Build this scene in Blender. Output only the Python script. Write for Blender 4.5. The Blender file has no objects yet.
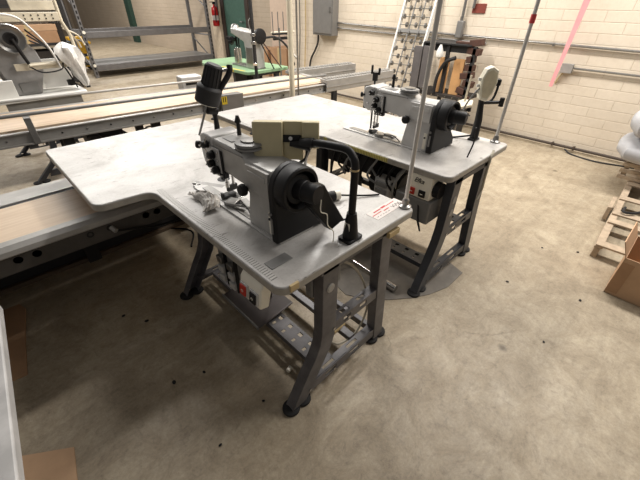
import bpy, bmesh, math, random
from mathutils import Vector, Matrix, Euler
random.seed(7)
S = bpy.context.scene
COL = S.collection
PI = math.pi

# ---------------------------------------------------------------- camera
cam_data = bpy.data.cameras.new('camera')
cam_data.sensor_width = 36.0
cam_data.lens = 342.12 / 640 * 36
cam_data.clip_start = 0.02
cam = bpy.data.objects.new('camera', cam_data)
COL.objects.link(cam)
yaw, pitch, roll = math.radians(45.32), math.radians(35.163), math.radians(0.58)
F = Vector((math.cos(yaw) * math.cos(pitch), math.sin(yaw) * math.cos(pitch), -math.sin(pitch)))
R0 = Vector((math.sin(yaw), -math.cos(yaw), 0))
U0 = R0.cross(F)
Rr = math.cos(roll) * R0 + math.sin(roll) * U0
Uu = -math.sin(roll) * R0 + math.cos(roll) * U0
m = Matrix.Identity(4)
for i in range(3):
    m[i][0] = Rr[i]; m[i][1] = Uu[i]; m[i][2] = -F[i]
m[2][3] = 1.5
cam.matrix_world = m
S.camera = cam

# ---------------------------------------------------------------- light
S.view_settings.view_transform = 'Standard'
S.view_settings.look = 'None'
S.view_settings.gamma = 1
S.view_settings.use_curve_mapping = False
S.view_settings.exposure = 0.5
w = bpy.data.worlds.new('world'); S.world = w; w.use_nodes = True
w.node_tree.nodes['Background'].inputs[0].default_value = (1.0, 0.96, 0.92, 1)
w.node_tree.nodes['Background'].inputs[1].default_value = 0.15

def strip_light(name, loc, sx, sy, power, col=(1.0, 0.965, 0.92)):
    l = bpy.data.lights.new(name, 'AREA'); l.shape = 'RECTANGLE'
    l.size = sx; l.size_y = sy; l.energy = power; l.color = col
    o = bpy.data.objects.new(name, l); COL.objects.link(o); o.location = loc
    return o
strip_light('ceiling_tube_light', (2.7, 3.4, 3.6), 3.4, 0.25, 150)
strip_light('ceiling_tube_light', (3.7, 0.3, 3.8), 0.4, 2.6, 140)
strip_light('ceiling_tube_light', (1.6, 8.2, 3.9), 4.0, 0.4, 190)
strip_light('ceiling_tube_light', (3.0, 14.0, 4.4), 4.0, 1.0, 220)

# ---------------------------------------------------------------- materials
def lin(c):
    return tuple(((v / 255) / 12.92 if v / 255 <= 0.04045 else ((v / 255 + 0.055) / 1.055) ** 2.4) for v in c)
MATS = {}
def mat(name, rgb, rough=0.5, metal=0.0, var=0.12, scale=14, bump=0.0, spec=0.5, rgb2=None, thr=(0.35, 0.7), coat=0.0):
    if name in MATS: return MATS[name]
    M = bpy.data.materials.new(name); M.use_nodes = True
    nt = M.node_tree; n = nt.nodes; L = nt.links
    b = n['Principled BSDF']
    b.inputs['Roughness'].default_value = rough
    b.inputs['Metallic'].default_value = metal
    b.inputs['Specular IOR Level'].default_value = spec
    b.inputs['Coat Weight'].default_value = coat
    tc = n.new('ShaderNodeTexCoord')
    nz = n.new('ShaderNodeTexNoise'); nz.inputs['Scale'].default_value = scale; nz.inputs['Detail'].default_value = 6
    nz.inputs['Roughness'].default_value = 0.65
    L.new(tc.outputs['Object'], nz.inputs['Vector'])
    cr = n.new('ShaderNodeValToRGB')
    c = lin(rgb)
    c2 = lin(rgb2) if rgb2 else tuple(v * (1 - 2 * var) for v in c)
    cr.color_ramp.elements[0].position = thr[0]; cr.color_ramp.elements[0].color = (*c2, 1)
    cr.color_ramp.elements[1].position = thr[1]; cr.color_ramp.elements[1].color = (*c, 1)
    L.new(nz.outputs['Fac'], cr.inputs['Fac'])
    L.new(cr.outputs['Color'], b.inputs['Base Color'])
    if bump:
        bp = n.new('ShaderNodeBump'); bp.inputs['Strength'].default_value = bump; bp.inputs['Distance'].default_value = 0.01
        L.new(nz.outputs['Fac'], bp.inputs['Height']); L.new(bp.outputs['Normal'], b.inputs['Normal'])
    MATS[name] = M
    return M

def nodes_of(name):
    M = bpy.data.materials.new(name); M.use_nodes = True
    return M, M.node_tree.nodes, M.node_tree.links, M.node_tree.nodes['Principled BSDF']

def noise(n, L, vec, scale, detail=6, rough=0.6, dist=0.0):
    z = n.new('ShaderNodeTexNoise'); z.inputs['Scale'].default_value = scale; z.inputs['Detail'].default_value = detail
    z.inputs['Roughness'].default_value = rough; z.inputs['Distortion'].default_value = dist
    L.new(vec, z.inputs['Vector']); return z.outputs['Fac']
def ramp(n, L, fac, stops):
    r = n.new('ShaderNodeValToRGB'); e = r.color_ramp.elements
    while len(e) < len(stops): e.new(0.5)
    for i, (p, c) in enumerate(stops):
        e[i].position = p; e[i].color = (*c, 1) if len(c) == 3 else c
    L.new(fac, r.inputs['Fac']); return r.outputs['Color']
def mix(n, L, fac, a, b, mode='MIX'):
    x = n.new('ShaderNodeMix'); x.data_type = 'RGBA'; x.blend_type = mode
    if isinstance(fac, float): x.inputs['Factor'].default_value = fac
    else: L.new(fac, x.inputs['Factor'])
    for sock, v in ((x.inputs[6], a), (x.inputs[7], b)):
        if isinstance(v, tuple): sock.default_value = (*v, 1)
        else: L.new(v, sock)
    return x.outputs[2]
def mapping(n, L, vec, scale=(1, 1, 1), rot=(0, 0, 0), loc=(0, 0, 0)):
    mp = n.new('ShaderNodeMapping'); mp.inputs['Scale'].default_value = scale; mp.inputs['Rotation'].default_value = rot
    mp.inputs['Location'].default_value = loc
    L.new(vec, mp.inputs['Vector']); return mp.outputs['Vector']

def concrete():
    M, n, L, b = nodes_of('worn_concrete')
    tc = n.new('ShaderNodeTexCoord').outputs['Object']
    big = noise(n, L, tc, 0.9, 5, 0.6, 0.4)
    mid = noise(n, L, tc, 4.5, 12, 0.82, 0.5)
    fine = noise(n, L, tc, 75, 8, 0.8)
    c = ramp(n, L, mid, [(0.34, lin((144, 131, 111))), (0.49, lin((165, 152, 131))), (0.64, lin((182, 170, 149)))])
    c = mix(n, L, 0.6, c, ramp(n, L, big, [(0.36, (0.70, 0.67, 0.64)), (0.60, (1.0, 1.0, 1.0))]), 'MULTIPLY')
    c = mix(n, L, 0.55, c, ramp(n, L, fine, [(0.36, (0.70, 0.69, 0.67)), (0.60, (1.08, 1.07, 1.06))]), 'MULTIPLY')
    m2 = noise(n, L, tc, 17, 10, 0.75, 0.8)
    c = mix(n, L, 0.7, c, ramp(n, L, m2, [(0.36, (0.72, 0.70, 0.68)), (0.47, (1.0, 1.0, 1.0)), (0.64, (1.10, 1.09, 1.07))]), 'MULTIPLY')
    # streaky scuffs
    st = noise(n, L, mapping(n, L, tc, (0.8, 9, 1), (0, 0, 0.6)), 1.6, 8, 0.7, 1.2)
    c = mix(n, L, 0.30, c, ramp(n, L, st, [(0.40, (0.72, 0.70, 0.67)), (0.56, (1.06, 1.05, 1.03))]), 'MULTIPLY')
    # dark spots
    vo = n.new('ShaderNodeTexVoronoi'); vo.inputs['Scale'].default_value = 3.1
    L.new(mapping(n, L, tc, (1, 1, 1), (0, 0, 0), (0.35, 0.2, 0)), vo.inputs['Vector'])
    sp = ramp(n, L, vo.outputs['Distance'], [(0.035, (0.25, 0.22, 0.19)), (0.10, (1, 1, 1))])
    mk = ramp(n, L, noise(n, L, tc, 2.3, 3), [(0.50, (0, 0, 0)), (0.58, (1, 1, 1))])
    c = mix(n, L, mk, c, mix(n, L, 0.8, c, sp, 'MULTIPLY'))
    # cracks
    v2 = n.new('ShaderNodeTexVoronoi'); v2.feature = 'DISTANCE_TO_EDGE'; v2.inputs['Scale'].default_value = 0.75
    dv = n.new('ShaderNodeVectorMath'); dv.operation = 'ADD'
    nzc = n.new('ShaderNodeTexNoise'); nzc.inputs['Scale'].default_value = 6; nzc.inputs['Detail'].default_value = 6
    L.new(tc, nzc.inputs['Vector'])
    sc = n.new('ShaderNodeVectorMath'); sc.operation = 'SCALE'; sc.inputs['Scale'].default_value = 0.12
    L.new(nzc.outputs['Color'], sc.inputs[0]); L.new(tc, dv.inputs[0]); L.new(sc.outputs[0], dv.inputs[1])
    L.new(dv.outputs[0], v2.inputs['Vector'])
    ck = ramp(n, L, v2.outputs['Distance'], [(0.0, (0.35, 0.32, 0.29)), (0.003, (1, 1, 1))])
    ckm = ramp(n, L, noise(n, L, tc, 1.1, 3), [(0.5, (0, 0, 0)), (0.62, (0.55, 0.55, 0.55))])
    c = mix(n, L, ckm, c, mix(n, L, 1.0, c, ck, 'MULTIPLY'))
    L.new(c, b.inputs['Base Color'])
    rr = ramp(n, L, mid, [(0.3, (0.62,) * 3), (0.7, (0.40,) * 3)])
    L.new(rr, b.inputs['Roughness'])
    b.inputs['Specular IOR Level'].default_value = 0.45
    bp = n.new('ShaderNodeBump'); bp.inputs['Strength'].default_value = 0.25; bp.inputs['Distance'].default_value = 0.01
    L.new(mid, bp.inputs['Height']); L.new(bp.outputs['Normal'], b.inputs['Normal'])
    return M

def block_wall(name, base, mortar, rough=0.7):
    M, n, L, b = nodes_of(name)
    tc = n.new('ShaderNodeTexCoord').outputs['Object']
    sx = n.new('ShaderNodeSeparateXYZ'); cx = n.new('ShaderNodeCombineXYZ')
    L.new(tc, sx.inputs[0])
    ad = n.new('ShaderNodeMath'); ad.operation = 'ADD'
    L.new(sx.outputs['X'], ad.inputs[0]); L.new(sx.outputs['Y'], ad.inputs[1])
    L.new(ad.outputs[0], cx.inputs['X']); L.new(sx.outputs['Z'], cx.inputs['Y'])
    br = n.new('ShaderNodeTexBrick')
    br.inputs['Scale'].default_value = 1.0
    br.inputs['Brick Width'].default_value = 0.40; br.inputs['Row Height'].default_value = 0.102
    br.inputs['Mortar Size'].default_value = 0.005; br.inputs['Mortar Smooth'].default_value = 0.5
    br.inputs['Color1'].default_value = (*lin(base), 1)
    br.inputs['Color2'].default_value = (*[v * 0.94 for v in lin(base)], 1)
    br.inputs['Mortar'].default_value = (*lin(mortar), 1)
    L.new(cx.outputs[0], br.inputs['Vector'])
    st = noise(n, L, tc, 1.7, 7, 0.65)
    c = mix(n, L, 0.5, br.outputs['Color'], ramp(n, L, st, [(0.3, (0.86, 0.83, 0.78)), (0.65, (1, 1, 1))]), 'MULTIPLY')
    # grime low on the wall
    fz = noise(n, L, tc, 30, 5)
    c = mix(n, L, 0.35, c, ramp(n, L, fz, [(0.3, (0.82, 0.8, 0.76)), (0.6, (1, 1, 1))]), 'MULTIPLY')
    L.new(c, b.inputs['Base Color']); b.inputs['Roughness'].default_value = rough
    bp = n.new('ShaderNodeBump'); bp.inputs['Strength'].default_value = 0.5; bp.inputs['Distance'].default_value = 0.01
    bp.invert = True
    L.new(br.outputs['Fac'], bp.inputs['Height']); L.new(bp.outputs['Normal'], b.inputs['Normal'])
    return M

def laminate():
    M, n, L, b = nodes_of('scuffed_laminate')
    tc = n.new('ShaderNodeTexCoord').outputs['Object']
    a = noise(n, L, tc, 3.2, 8, 0.7, 0.6)
    c = ramp(n, L, a, [(0.32, lin((158, 154, 150))), (0.5, lin((184, 181, 177))), (0.68, lin((198, 196, 192)))])
    s1 = noise(n, L, mapping(n, L, tc, (3, 14, 1), (0, 0, 0.35)), 2.2, 4, 0.5, 1.5)
    c = mix(n, L, 0.8, c, ramp(n, L, s1, [(0.31, (0.38, 0.36, 0.34)), (0.345, (1, 1, 1))]), 'MULTIPLY')
    f = noise(n, L, tc, 110, 3, 0.7)
    c = mix(n, L, 0.35, c, ramp(n, L, f, [(0.30, (0.6, 0.58, 0.55)), (0.5, (1, 1, 1))]), 'MULTIPLY')
    L.new(c, b.inputs['Base Color'])
    L.new(ramp(n, L, a, [(0.3, (0.48,) * 3), (0.7, (0.28,) * 3)]), b.inputs['Roughness'])
    return M

def plywood():
    M, n, L, b = nodes_of('pale_plywood')
    tc = n.new('ShaderNodeTexCoord').outputs['Object']
    g = noise(n, L, mapping(n, L, tc, (0.7, 14, 14)), 3, 6, 0.6, 0.6)
    c = ramp(n, L, g, [(0.3, lin((192, 168, 142))), (0.5, lin((203, 181, 156))), (0.7, lin((212, 193, 169)))])
    s = noise(n, L, tc, 2.0, 5)
    c = mix(n, L, 0.5, c, ramp(n, L, s, [(0.3, (0.8, 0.76, 0.72)), (0.6, (1, 1, 1))]), 'MULTIPLY')
    L.new(c, b.inputs['Base Color']); b.inputs['Roughness'].default_value = 0.5
    return M

def stripes(name, rgb, ink, axis, period, duty, rough=0.5):
    M, n, L, b = nodes_of(name)
    tc = n.new('ShaderNodeTexCoord').outputs['Object']
    sx = n.new('ShaderNodeSeparateXYZ'); L.new(tc, sx.inputs[0])
    k = n.new('ShaderNodeMath'); k.operation = 'MULTIPLY'; k.inputs[1].default_value = 1 / period
    L.new(sx.outputs[axis], k.inputs[0])
    fr = n.new('ShaderNodeMath'); fr.operation = 'FRACT'; L.new(k.outputs[0], fr.inputs[0])
    lt = n.new('ShaderNodeMath'); lt.operation = 'LESS_THAN'; lt.inputs[1].default_value = duty
    L.new(fr.outputs[0], lt.inputs[0])
    c = mix(n, L, lt.outputs[0], lin(rgb), lin(ink))
    L.new(c, b.inputs['Base Color']); b.inputs['Roughness'].default_value = rough
    return M

CONC = concrete()
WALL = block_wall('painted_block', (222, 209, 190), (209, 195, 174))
WALLF = block_wall('painted_block_shaded', (190, 175, 156), (174, 160, 140))  # darker copy of the wall paint, dimmer light put into the colour
LAM = laminate()
PLY = plywood()
TAPEW = stripes('ruler_tape', (184, 181, 176), (112, 109, 106), 'Y', 0.012, 0.35)
TAPEY = stripes('yellow_ruler_tape', (205, 192, 110), (130, 122, 70), 'Y', 0.012, 0.35)
m_edge = mat('edge_band', (172, 166, 156), 0.5, var=0.12, scale=20)
m_stand = mat('stand_enamel', (112, 109, 110), 0.42, 0.1, var=0.16, scale=9, rgb2=(80, 78, 80))
m_stand2 = mat('dark_stand_enamel', (70, 72, 78), 0.42, 0.1, var=0.16, scale=9)
m_rub = mat('black_rubber', (26, 25, 25), 0.8, scale=30)
m_black = mat('black_plastic', (28, 27, 28), 0.5, scale=20, var=0.15, spec=0.3)
m_blackm = mat('black_matte', (34, 33, 34), 0.65, scale=20)
m_grey = mat('machine_grey', (184, 182, 178), 0.38, 0.15, var=0.10, scale=12)
m_greyl = mat('machine_grey_light', (202, 200, 197), 0.38, 0.08, var=0.08, scale=12)
m_greyd = mat('machine_grey_dark', (134, 133, 131), 0.42, 0.12, var=0.10, scale=12)
m_chrome = mat('chrome', (205, 203, 200), 0.18, 1.0, var=0.06, scale=25)
m_steel = mat('steel', (150, 148, 145), 0.35, 0.85, var=0.10, scale=25)
m_alu = mat('aluminium', (176, 173, 168), 0.42, 0.25, var=0.12, scale=6)
m_galv = mat('grey_frame', (132, 130, 127), 0.45, 0.2, var=0.15, scale=6)
m_cframe = mat('conveyor_side', (88, 84, 80), 0.5, 0.3, var=0.2, scale=5)
m_cream = mat('cream_plastic', (234, 228, 208), 0.45, var=0.05, scale=10)
m_cream2 = mat('aged_cream', (200, 188, 150), 0.5, var=0.06, scale=10)
m_ivory = mat('ivory_plastic', (244, 238, 222), 0.45, var=0.05, scale=10)
m_white = mat('white_enamel', (226, 224, 218), 0.45, var=0.06, scale=6)
m_beige = mat('beige_enamel', (214, 204, 182), 0.5, var=0.10, scale=16)
m_red = mat('red_button', (196, 50, 34), 0.4)
m_redp = mat('red_print', (205, 66, 66), 0.6)
m_green = mat('green_paint', (40, 70, 60), 0.5, var=0.1)
m_gtop = mat('green_tabletop', (146, 180, 140), 0.4, var=0.12, scale=8)
m_yel = mat('yellow_plastic', (222, 170, 30), 0.5, var=0.12, scale=12)
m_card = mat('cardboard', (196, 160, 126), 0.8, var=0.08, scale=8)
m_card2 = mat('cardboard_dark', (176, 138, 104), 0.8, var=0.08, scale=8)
m_wood = mat('raw_wood', (186, 166, 142), 0.75, var=0.16, scale=18)
m_woodd = mat('dark_scrap_wood', (84, 54, 42), 0.7, var=0.2, scale=14)
m_bag = mat('grey_fabric', (178, 178, 180), 0.9, var=0.08, scale=8, bump=0.4)
m_plast = mat('white_film', (232, 230, 226), 0.35, var=0.08, scale=22, bump=0.5)
m_pink = mat('pink_ribbon', (236, 158, 160), 0.5, var=0.05)
m_ext = mat('extinguisher_red', (190, 32, 30), 0.3)
m_dark = mat('dark_junk', (52, 46, 42), 0.7, var=0.2, scale=5)
m_orange = mat('orange_board', (226, 174, 118), 0.7, var=0.08)
m_rack = mat('rack_steel', (120, 118, 118), 0.45, 0.4, var=0.12, scale=8)
m_box = mat('electrical_grey', (124, 121, 117), 0.5, 0.2, var=0.06)
m_pale = mat('pale_pink_board', (214, 192, 172), 0.7, var=0.05)
m_pole = mat('white_pole_paint', (226, 216, 192), 0.5, var=0.08, scale=9)
m_cord = mat('pale_cord', (186, 178, 160), 0.6)
m_mat = mat('floor_sheet', (124, 118, 110), 0.5, 0.1, var=0.16, scale=9)
m_paper = mat('label_paper', (222, 212, 206), 0.6, var=0.03)
m_tape = mat('masking_tape', (200, 176, 130), 0.6)
m_yl = mat('yellow_sticker', (226, 196, 50), 0.5)
m_clear = mat('crumpled_film', (196, 190, 182), 0.45, 0.0, var=0.25, scale=24, bump=0.6)

# ---------------------------------------------------------------- helpers
class MB:
    def __init__(s): s.bm = bmesh.new()
    def box(s, c, d, rot=(0, 0, 0)):
        M = Matrix.Translation(c) @ Euler(rot).to_matrix().to_4x4() @ Matrix.Diagonal((*d, 1))
        bmesh.ops.create_cube(s.bm, size=1, matrix=M); return s
    def b2(s, x0, x1, y0, y1, z0, z1): return s.box(((x0 + x1) / 2, (y0 + y1) / 2, (z0 + z1) / 2), (x1 - x0, y1 - y0, z1 - z0))
    def cyl(s, p0, p1, r, r2=None, seg=20):
        p0, p1 = Vector(p0), Vector(p1); d = p1 - p0
        q = d.to_track_quat('Z', 'Y').to_matrix().to_4x4()
        bmesh.ops.create_cone(s.bm, cap_ends=True, segments=seg, radius1=r, radius2=r if r2 is None else r2,
                              depth=d.length, matrix=Matrix.Translation((p0 + p1) / 2) @ q); return s
    def sph(s, c, r, sc=(1, 1, 1), seg=16):
        bmesh.ops.create_uvsphere(s.bm, u_segments=seg, v_segments=seg // 2 + 2, radius=r,
                                  matrix=Matrix.Translation(c) @ Matrix.Diagonal((*sc, 1))); return s
    def loft(s, rings, caps=True, closed=True):
        vs = [[s.bm.verts.new(p) for p in r] for r in rings]; n = len(vs[0])
        for a, b in zip(vs, vs[1:]):
            for i in range(n if closed else n - 1):
                j = (i + 1) % n
                s.bm.faces.new((a[i], a[j], b[j], b[i]))
        if caps: s.bm.faces.new(vs[0][::-1]); s.bm.faces.new(vs[-1])
        return s
    def tube(s, pts, r, seg=10):
        pts = [Vector(p) for p in pts]; rings = []; up = None
        for i, p in enumerate(pts):
            t = (pts[min(i + 1, len(pts) - 1)] - pts[max(i - 1, 0)]).normalized()
            if up is None:
                up = Vector((0, 0, 1)) if abs(t.z) < 0.9 else Vector((1, 0, 0))
            a = t.cross(up).normalized(); up = a.cross(t).normalized()
            rr = r[i] if isinstance(r, (list, tuple)) else r
            rings.append([p + rr * (math.cos(2 * PI * k / seg) * a + math.sin(2 * PI * k / seg) * up) for k in range(seg)])
        return s.loft(rings)
    def lathe(s, c, ax, prof, seg=28):
        c, ax = Vector(c), Vector(ax).normalized()
        a = ax.orthogonal().normalized(); b = ax.cross(a)
        rings = [[c + ax * h + max(r, 1e-4) * (math.cos(2 * PI * k / seg) * a + math.sin(2 * PI * k / seg) * b) for k in range(seg)] for r, h in prof]
        return s.loft(rings)
    def prism(s, poly, ax, lo, hi):
        f = {'z': lambda p, h: (p[0], p[1], h), 'y': lambda p, h: (p[0], h, p[1]), 'x': lambda p, h: (h, p[0], p[1])}[ax]
        return s.loft([[f(p, lo) for p in poly], [f(p, hi) for p in poly]])
    def build(s, name, material, parent=None, bevel=0.0, smooth=True, seg=2):
        bmesh.ops.remove_doubles(s.bm, verts=s.bm.verts, dist=1e-6)
        bmesh.ops.recalc_face_normals(s.bm, faces=s.bm.faces)
        me = bpy.data.meshes.new(name); s.bm.to_mesh(me); s.bm.free()
        me.materials.append(material)
        if smooth:
            for p in me.polygons: p.use_smooth = True
            try: me.set_sharp_from_angle(angle=math.radians(35))
            except Exception: pass
        o = bpy.data.objects.new(name, me); COL.objects.link(o)
        if parent: o.parent = parent
        if bevel:
            b = o.modifiers.new('bevel', 'BEVEL'); b.width = bevel; b.segments = seg; b.limit_method = 'ANGLE'; b.angle_limit = math.radians(40)
        return o

def smooth_path(pts, n=6):
    pts = [Vector(p) for p in pts]; out = []
    P = [pts[0] * 2 - pts[1]] + pts + [pts[-1] * 2 - pts[-2]]
    for i in range(1, len(P) - 2):
        for k in range(n):
            t = k / n; a, b, c, d = P[i - 1], P[i], P[i + 1], P[i + 2]
            out.append(0.5 * ((2 * b) + (c - a) * t + (2 * a - 5 * b + 4 * c - d) * t * t + (3 * b - a - 3 * c + d) * t ** 3))
    out.append(pts[-1]); return out

def thing(name, label, cat, loc=(0, 0, 0), rz=0.0, group=None):
    o = bpy.data.objects.new(name, None); COL.objects.link(o); o.empty_display_size = 0.1
    o.location = loc; o.rotation_euler = (0, 0, rz); o['label'] = label; o['category'] = cat
    if group: o['group'] = group
    return o
def tag(o, label, cat, group=None):
    o['label'] = label; o['category'] = cat
    if group: o['group'] = group
    return o
def struct(o): o['kind'] = 'structure'; return o
def text_mesh(name, body, size, loc, rot, material, parent, depth=0.0006, shear=0.0):
    c = bpy.data.curves.new(name, 'FONT'); c.body = body; c.size = size; c.extrude = depth; c.shear = shear
    c.align_x = 'CENTER'; c.align_y = 'CENTER'
    t = bpy.data.objects.new('tmp_text', c); COL.objects.link(t)
    bpy.context.view_layer.update()
    me = bpy.data.meshes.new_from_object(t); bpy.data.objects.remove(t)
    me.materials.clear(); me.materials.append(material)
    o = bpy.data.objects.new(name, me); COL.objects.link(o); o.location = loc; o.rotation_euler = rot; o.parent = parent
    return o

def rounded(poly, radii, n=6):
    out = []; N = len(poly)
    for i in range(N):
        p = Vector(poly[i]); a = Vector(poly[i - 1]) - p; b = Vector(poly[(i + 1) % N]) - p
        r = radii[i]
        if r <= 0: out.append(tuple(p)); continue
        ang = a.angle(b); d = r / math.tan(ang / 2)
        a.normalize(); b.normalize()
        cpt = p + (a + b).normalized() * (r / math.sin(ang / 2))
        s = p + a * d - cpt; e = p + b * d - cpt
        a0 = math.atan2(s.y, s.x); a1 = math.atan2(e.y, e.x); dd = (a1 - a0 + PI) % (2 * PI) - PI
        for k in range(n + 1):
            t = a0 + dd * k / n; out.append((cpt.x + r * math.cos(t), cpt.y + r * math.sin(t)))
    return out

# ---------------------------------------------------------------- the setting
struct(MB().b2(-6, 6.3, -5, 26, -0.1, 0).build('floor', CONC, smooth=False))
struct(MB().b2(5.05, 6.4, -5, 5.95, 0, 4.6).build('wall_right', WALL, smooth=False))
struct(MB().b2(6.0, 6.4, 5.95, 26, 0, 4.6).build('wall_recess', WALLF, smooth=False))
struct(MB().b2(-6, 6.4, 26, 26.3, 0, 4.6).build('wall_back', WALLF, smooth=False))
# door at the end of the recess, its frame, the pilaster beside it, the green post
d = struct(MB().b2(5.93, 6.0, 8.75, 9.75, 0, 2.3).build('door_1', mat('door_green', (72, 104, 92), 0.5), bevel=0.004))
o = MB().cyl((5.93, 8.87, 1.0), (5.88, 8.87, 1.0), 0.012).cyl((5.88, 8.87, 1.0), (5.88, 9.0, 1.0), 0.010).build('door_handle', m_steel, d)
struct(MB().b2(5.9, 6.0, 8.6, 8.75, 0, 4).b2(5.9, 6.0, 9.75, 9.9, 0, 4).build('trim_1', mat('dark_brown_trim', (62, 50, 44), 0.6)))
struct(MB().b2(5.85, 6.0, 9.95, 10.35, 0, 4.5).build('trim_2', mat('pilaster_cream', (222, 204, 178), 0.7)))
struct(MB().b2(5.03, 5.13, 5.95, 6.03, 0, 4.5).build('trim_3', m_green))
struct(MB().b2(5.86, 6.0, 16.5, 16.9, 0, 4.5).build('trim_4', m_green))
# dark pipe and chipped ledge where the wall meets the floor
struct(MB().b2(4.985, 5.05, -5, 5.95, 0, 0.012).build('baseboard_right', mat('base_ledge', (176, 160, 134), 0.8, var=0.2, scale=8)))

def pipe(label, pts, r, material=m_steel, clips=(), group=None, cname='wall_conduit', cat='pipe'):
    t = thing(cname, label, cat, pts[0], 0, group)
    b = Vector(pts[0])
    MB().tube([Vector(p) - b for p in pts], r, 10).build('pipe', material, t)
    for c in clips:
        c = Vector(c) - b
        MB().box(c, (r * 2.6, 0.022, r * 2.8)).build('clip', material, t, 0.002)
    return t
pipe('upper grey conduit running the length of the cream wall', [(5.025, 4.75, 1.175), (5.025, 2.55, 1.125), (5.025, -2.5, 1.045)], 0.013, m_steel,
     [(5.03, 3.9, 1.155), (5.03, 1.33, 1.10), (5.03, -0.5, 1.075)])
pipe('second conduit just under the first one, beside the breaker panel', [(5.025, 4.75, 1.10), (5.025, 2.1, 1.055)], 0.012, m_steel, [(5.03, 3.4, 1.078)])
pipe('short conduit leading right from the small junction box', [(5.025, 1.05, 0.885), (5.025, -2.5, 0.86)], 0.011, m_steel, [(5.03, 0.4, 0.882)])
pipe('dark pipe lying along the foot of the cream wall', [(5.0, 5.8, 0.05), (5.0, -0.1, 0.05)], 0.016, mat('rusty_pipe', (74, 62, 52), 0.6),
     [(4.985, 0.95, 0.055), (4.985, 0.72, 0.055)])
t = thing('cable', 'dark cable lying on the floor below the wall pipe', 'cable', (4.9, 0.7, 0))
MB().tube(smooth_path([(0.06, 0.1, 0.03), (0, 0, 0.008), (-0.05, -0.25, 0.008), (0.02, -0.5, 0.008), (0.04, -0.62, 0.01)]), 0.009, 8).build('sheath', m_blackm, t)
# junction box
t = thing('junction_box', 'small grey junction box on the wall below the pink ribbon', 'junction box', (5.05, 1.11, 0.88))
MB().b2(-0.05, 0, -0.055, 0.055, -0.045, 0.045).build('housing', m_box, t, 0.004)
MB().b2(-0.056, -0.05, -0.058, 0.058, -0.048, 0.048).build('cover_plate', m_alu, t, 0.002)
MB().tube(smooth_path([(-0.01, 0.02, -0.04), (-0.02, 0.05, -0.1), (-0.012, 0.07, -0.17)]), 0.008, 8).build('tape_end', m_tape, t)
# breaker panel
t = thing('electrical_panel', 'grey metal breaker panel high on the wall with a cable out of its base', 'electrical panel', (5.04, 4.93, 0.98))
MB().b2(-0.14, 0, -0.22, 0.26, 0, 0.9).build('cabinet', m_box, t, 0.006)
MB().b2(-0.155, -0.14, -0.20, 0.24, 0.03, 0.87).build('door', m_box, t, 0.004)
MB().b2(-0.17, -0.155, -0.19, -0.16, 0.34, 0.42).build('latch', m_steel, t, 0.002)
MB().tube(smooth_path([(-0.08, 0.18, 0.0), (-0.08, 0.19, -0.12), (-0.06, 0.28, -0.25), (-0.04, 0.42, -0.42), (-0.05, 0.46, -0.62)]), 0.017, 8).build('cable', m_blackm, t)
# cord drop near the panel
for yy, lab, mm, zb in ((5.5, 'thin tan cord hanging on the wall left of the breaker panel', m_tape, 0.3), (5.66, 'thin steel pipe hanging beside the green door post', m_steel, 0.2)):
    t = thing('power_cord', lab, 'cord', (5.02, yy, 0.0))
    MB().tube([(0, 0, 2.2), (0, 0.01, 1.0), (0, 0.06, zb)], 0.011, 8).build('line', mm, t)
# vertical conduit and fitting
t = thing('conduit_drop', 'vertical conduit ending in an elbow fitting on the long wall conduit', 'pipe', (5.0, 2.48, 1.13))
MB().cyl((0, 0, 0.18), (0, 0, 1.6), 0.018).build('pipe', m_steel, t)
MB().cyl((0, 0, 0.13), (0, 0, 0.20), 0.026).build('coupling', m_chrome, t)
MB().box((0, 0, 0.06), (0.07, 0.085, 0.19)).build('elbow_box', m_box, t, 0.008)
t = thing('wall_patch', 'small dark red plate fixed high on the wall beside the vertical conduit', 'plate', (5.05, 2.31, 1.42))
MB().b2(-0.012, 0, -0.09, 0.08, -0.05, 0.05).build('plate', mat('dark_red_paint', (126, 56, 42), 0.6), t, 0.002)
MB().cyl((-0.03, 0.06, 0.0), (-0.03, 0.03, 0.6), 0.018).build('strap', m_steel, t)
# hanging pink ribbon
def ribbon():
    mb = MB(); rings = []
    for i in range(25):
        t_ = i / 24; z = 0.70 + t_ * 1.7
        cx = 4.85 + 0.02 * math.sin(t_ * 5); cy = 1.17 - 0.10 * (t_ ** 1.2)
        a = 0.25 * math.sin(t_ * 7) ; wd = 0.018 + 0.012 * min(1, t_ * 2)
        dx, dy = math.sin(a) * wd, math.cos(a) * wd
        rings.append([(cx - dx, cy - dy, z), (cx + dx, cy + dy, z), (cx + dx + 0.0015, cy + dy, z), (cx - dx + 0.0015, cy - dy, z)])
    return mb.loft(rings)
tag(ribbon().build('hanging_ribbon', m_pink), 'pink plastic ribbon hanging in front of the cream wall', 'ribbon')

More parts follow.
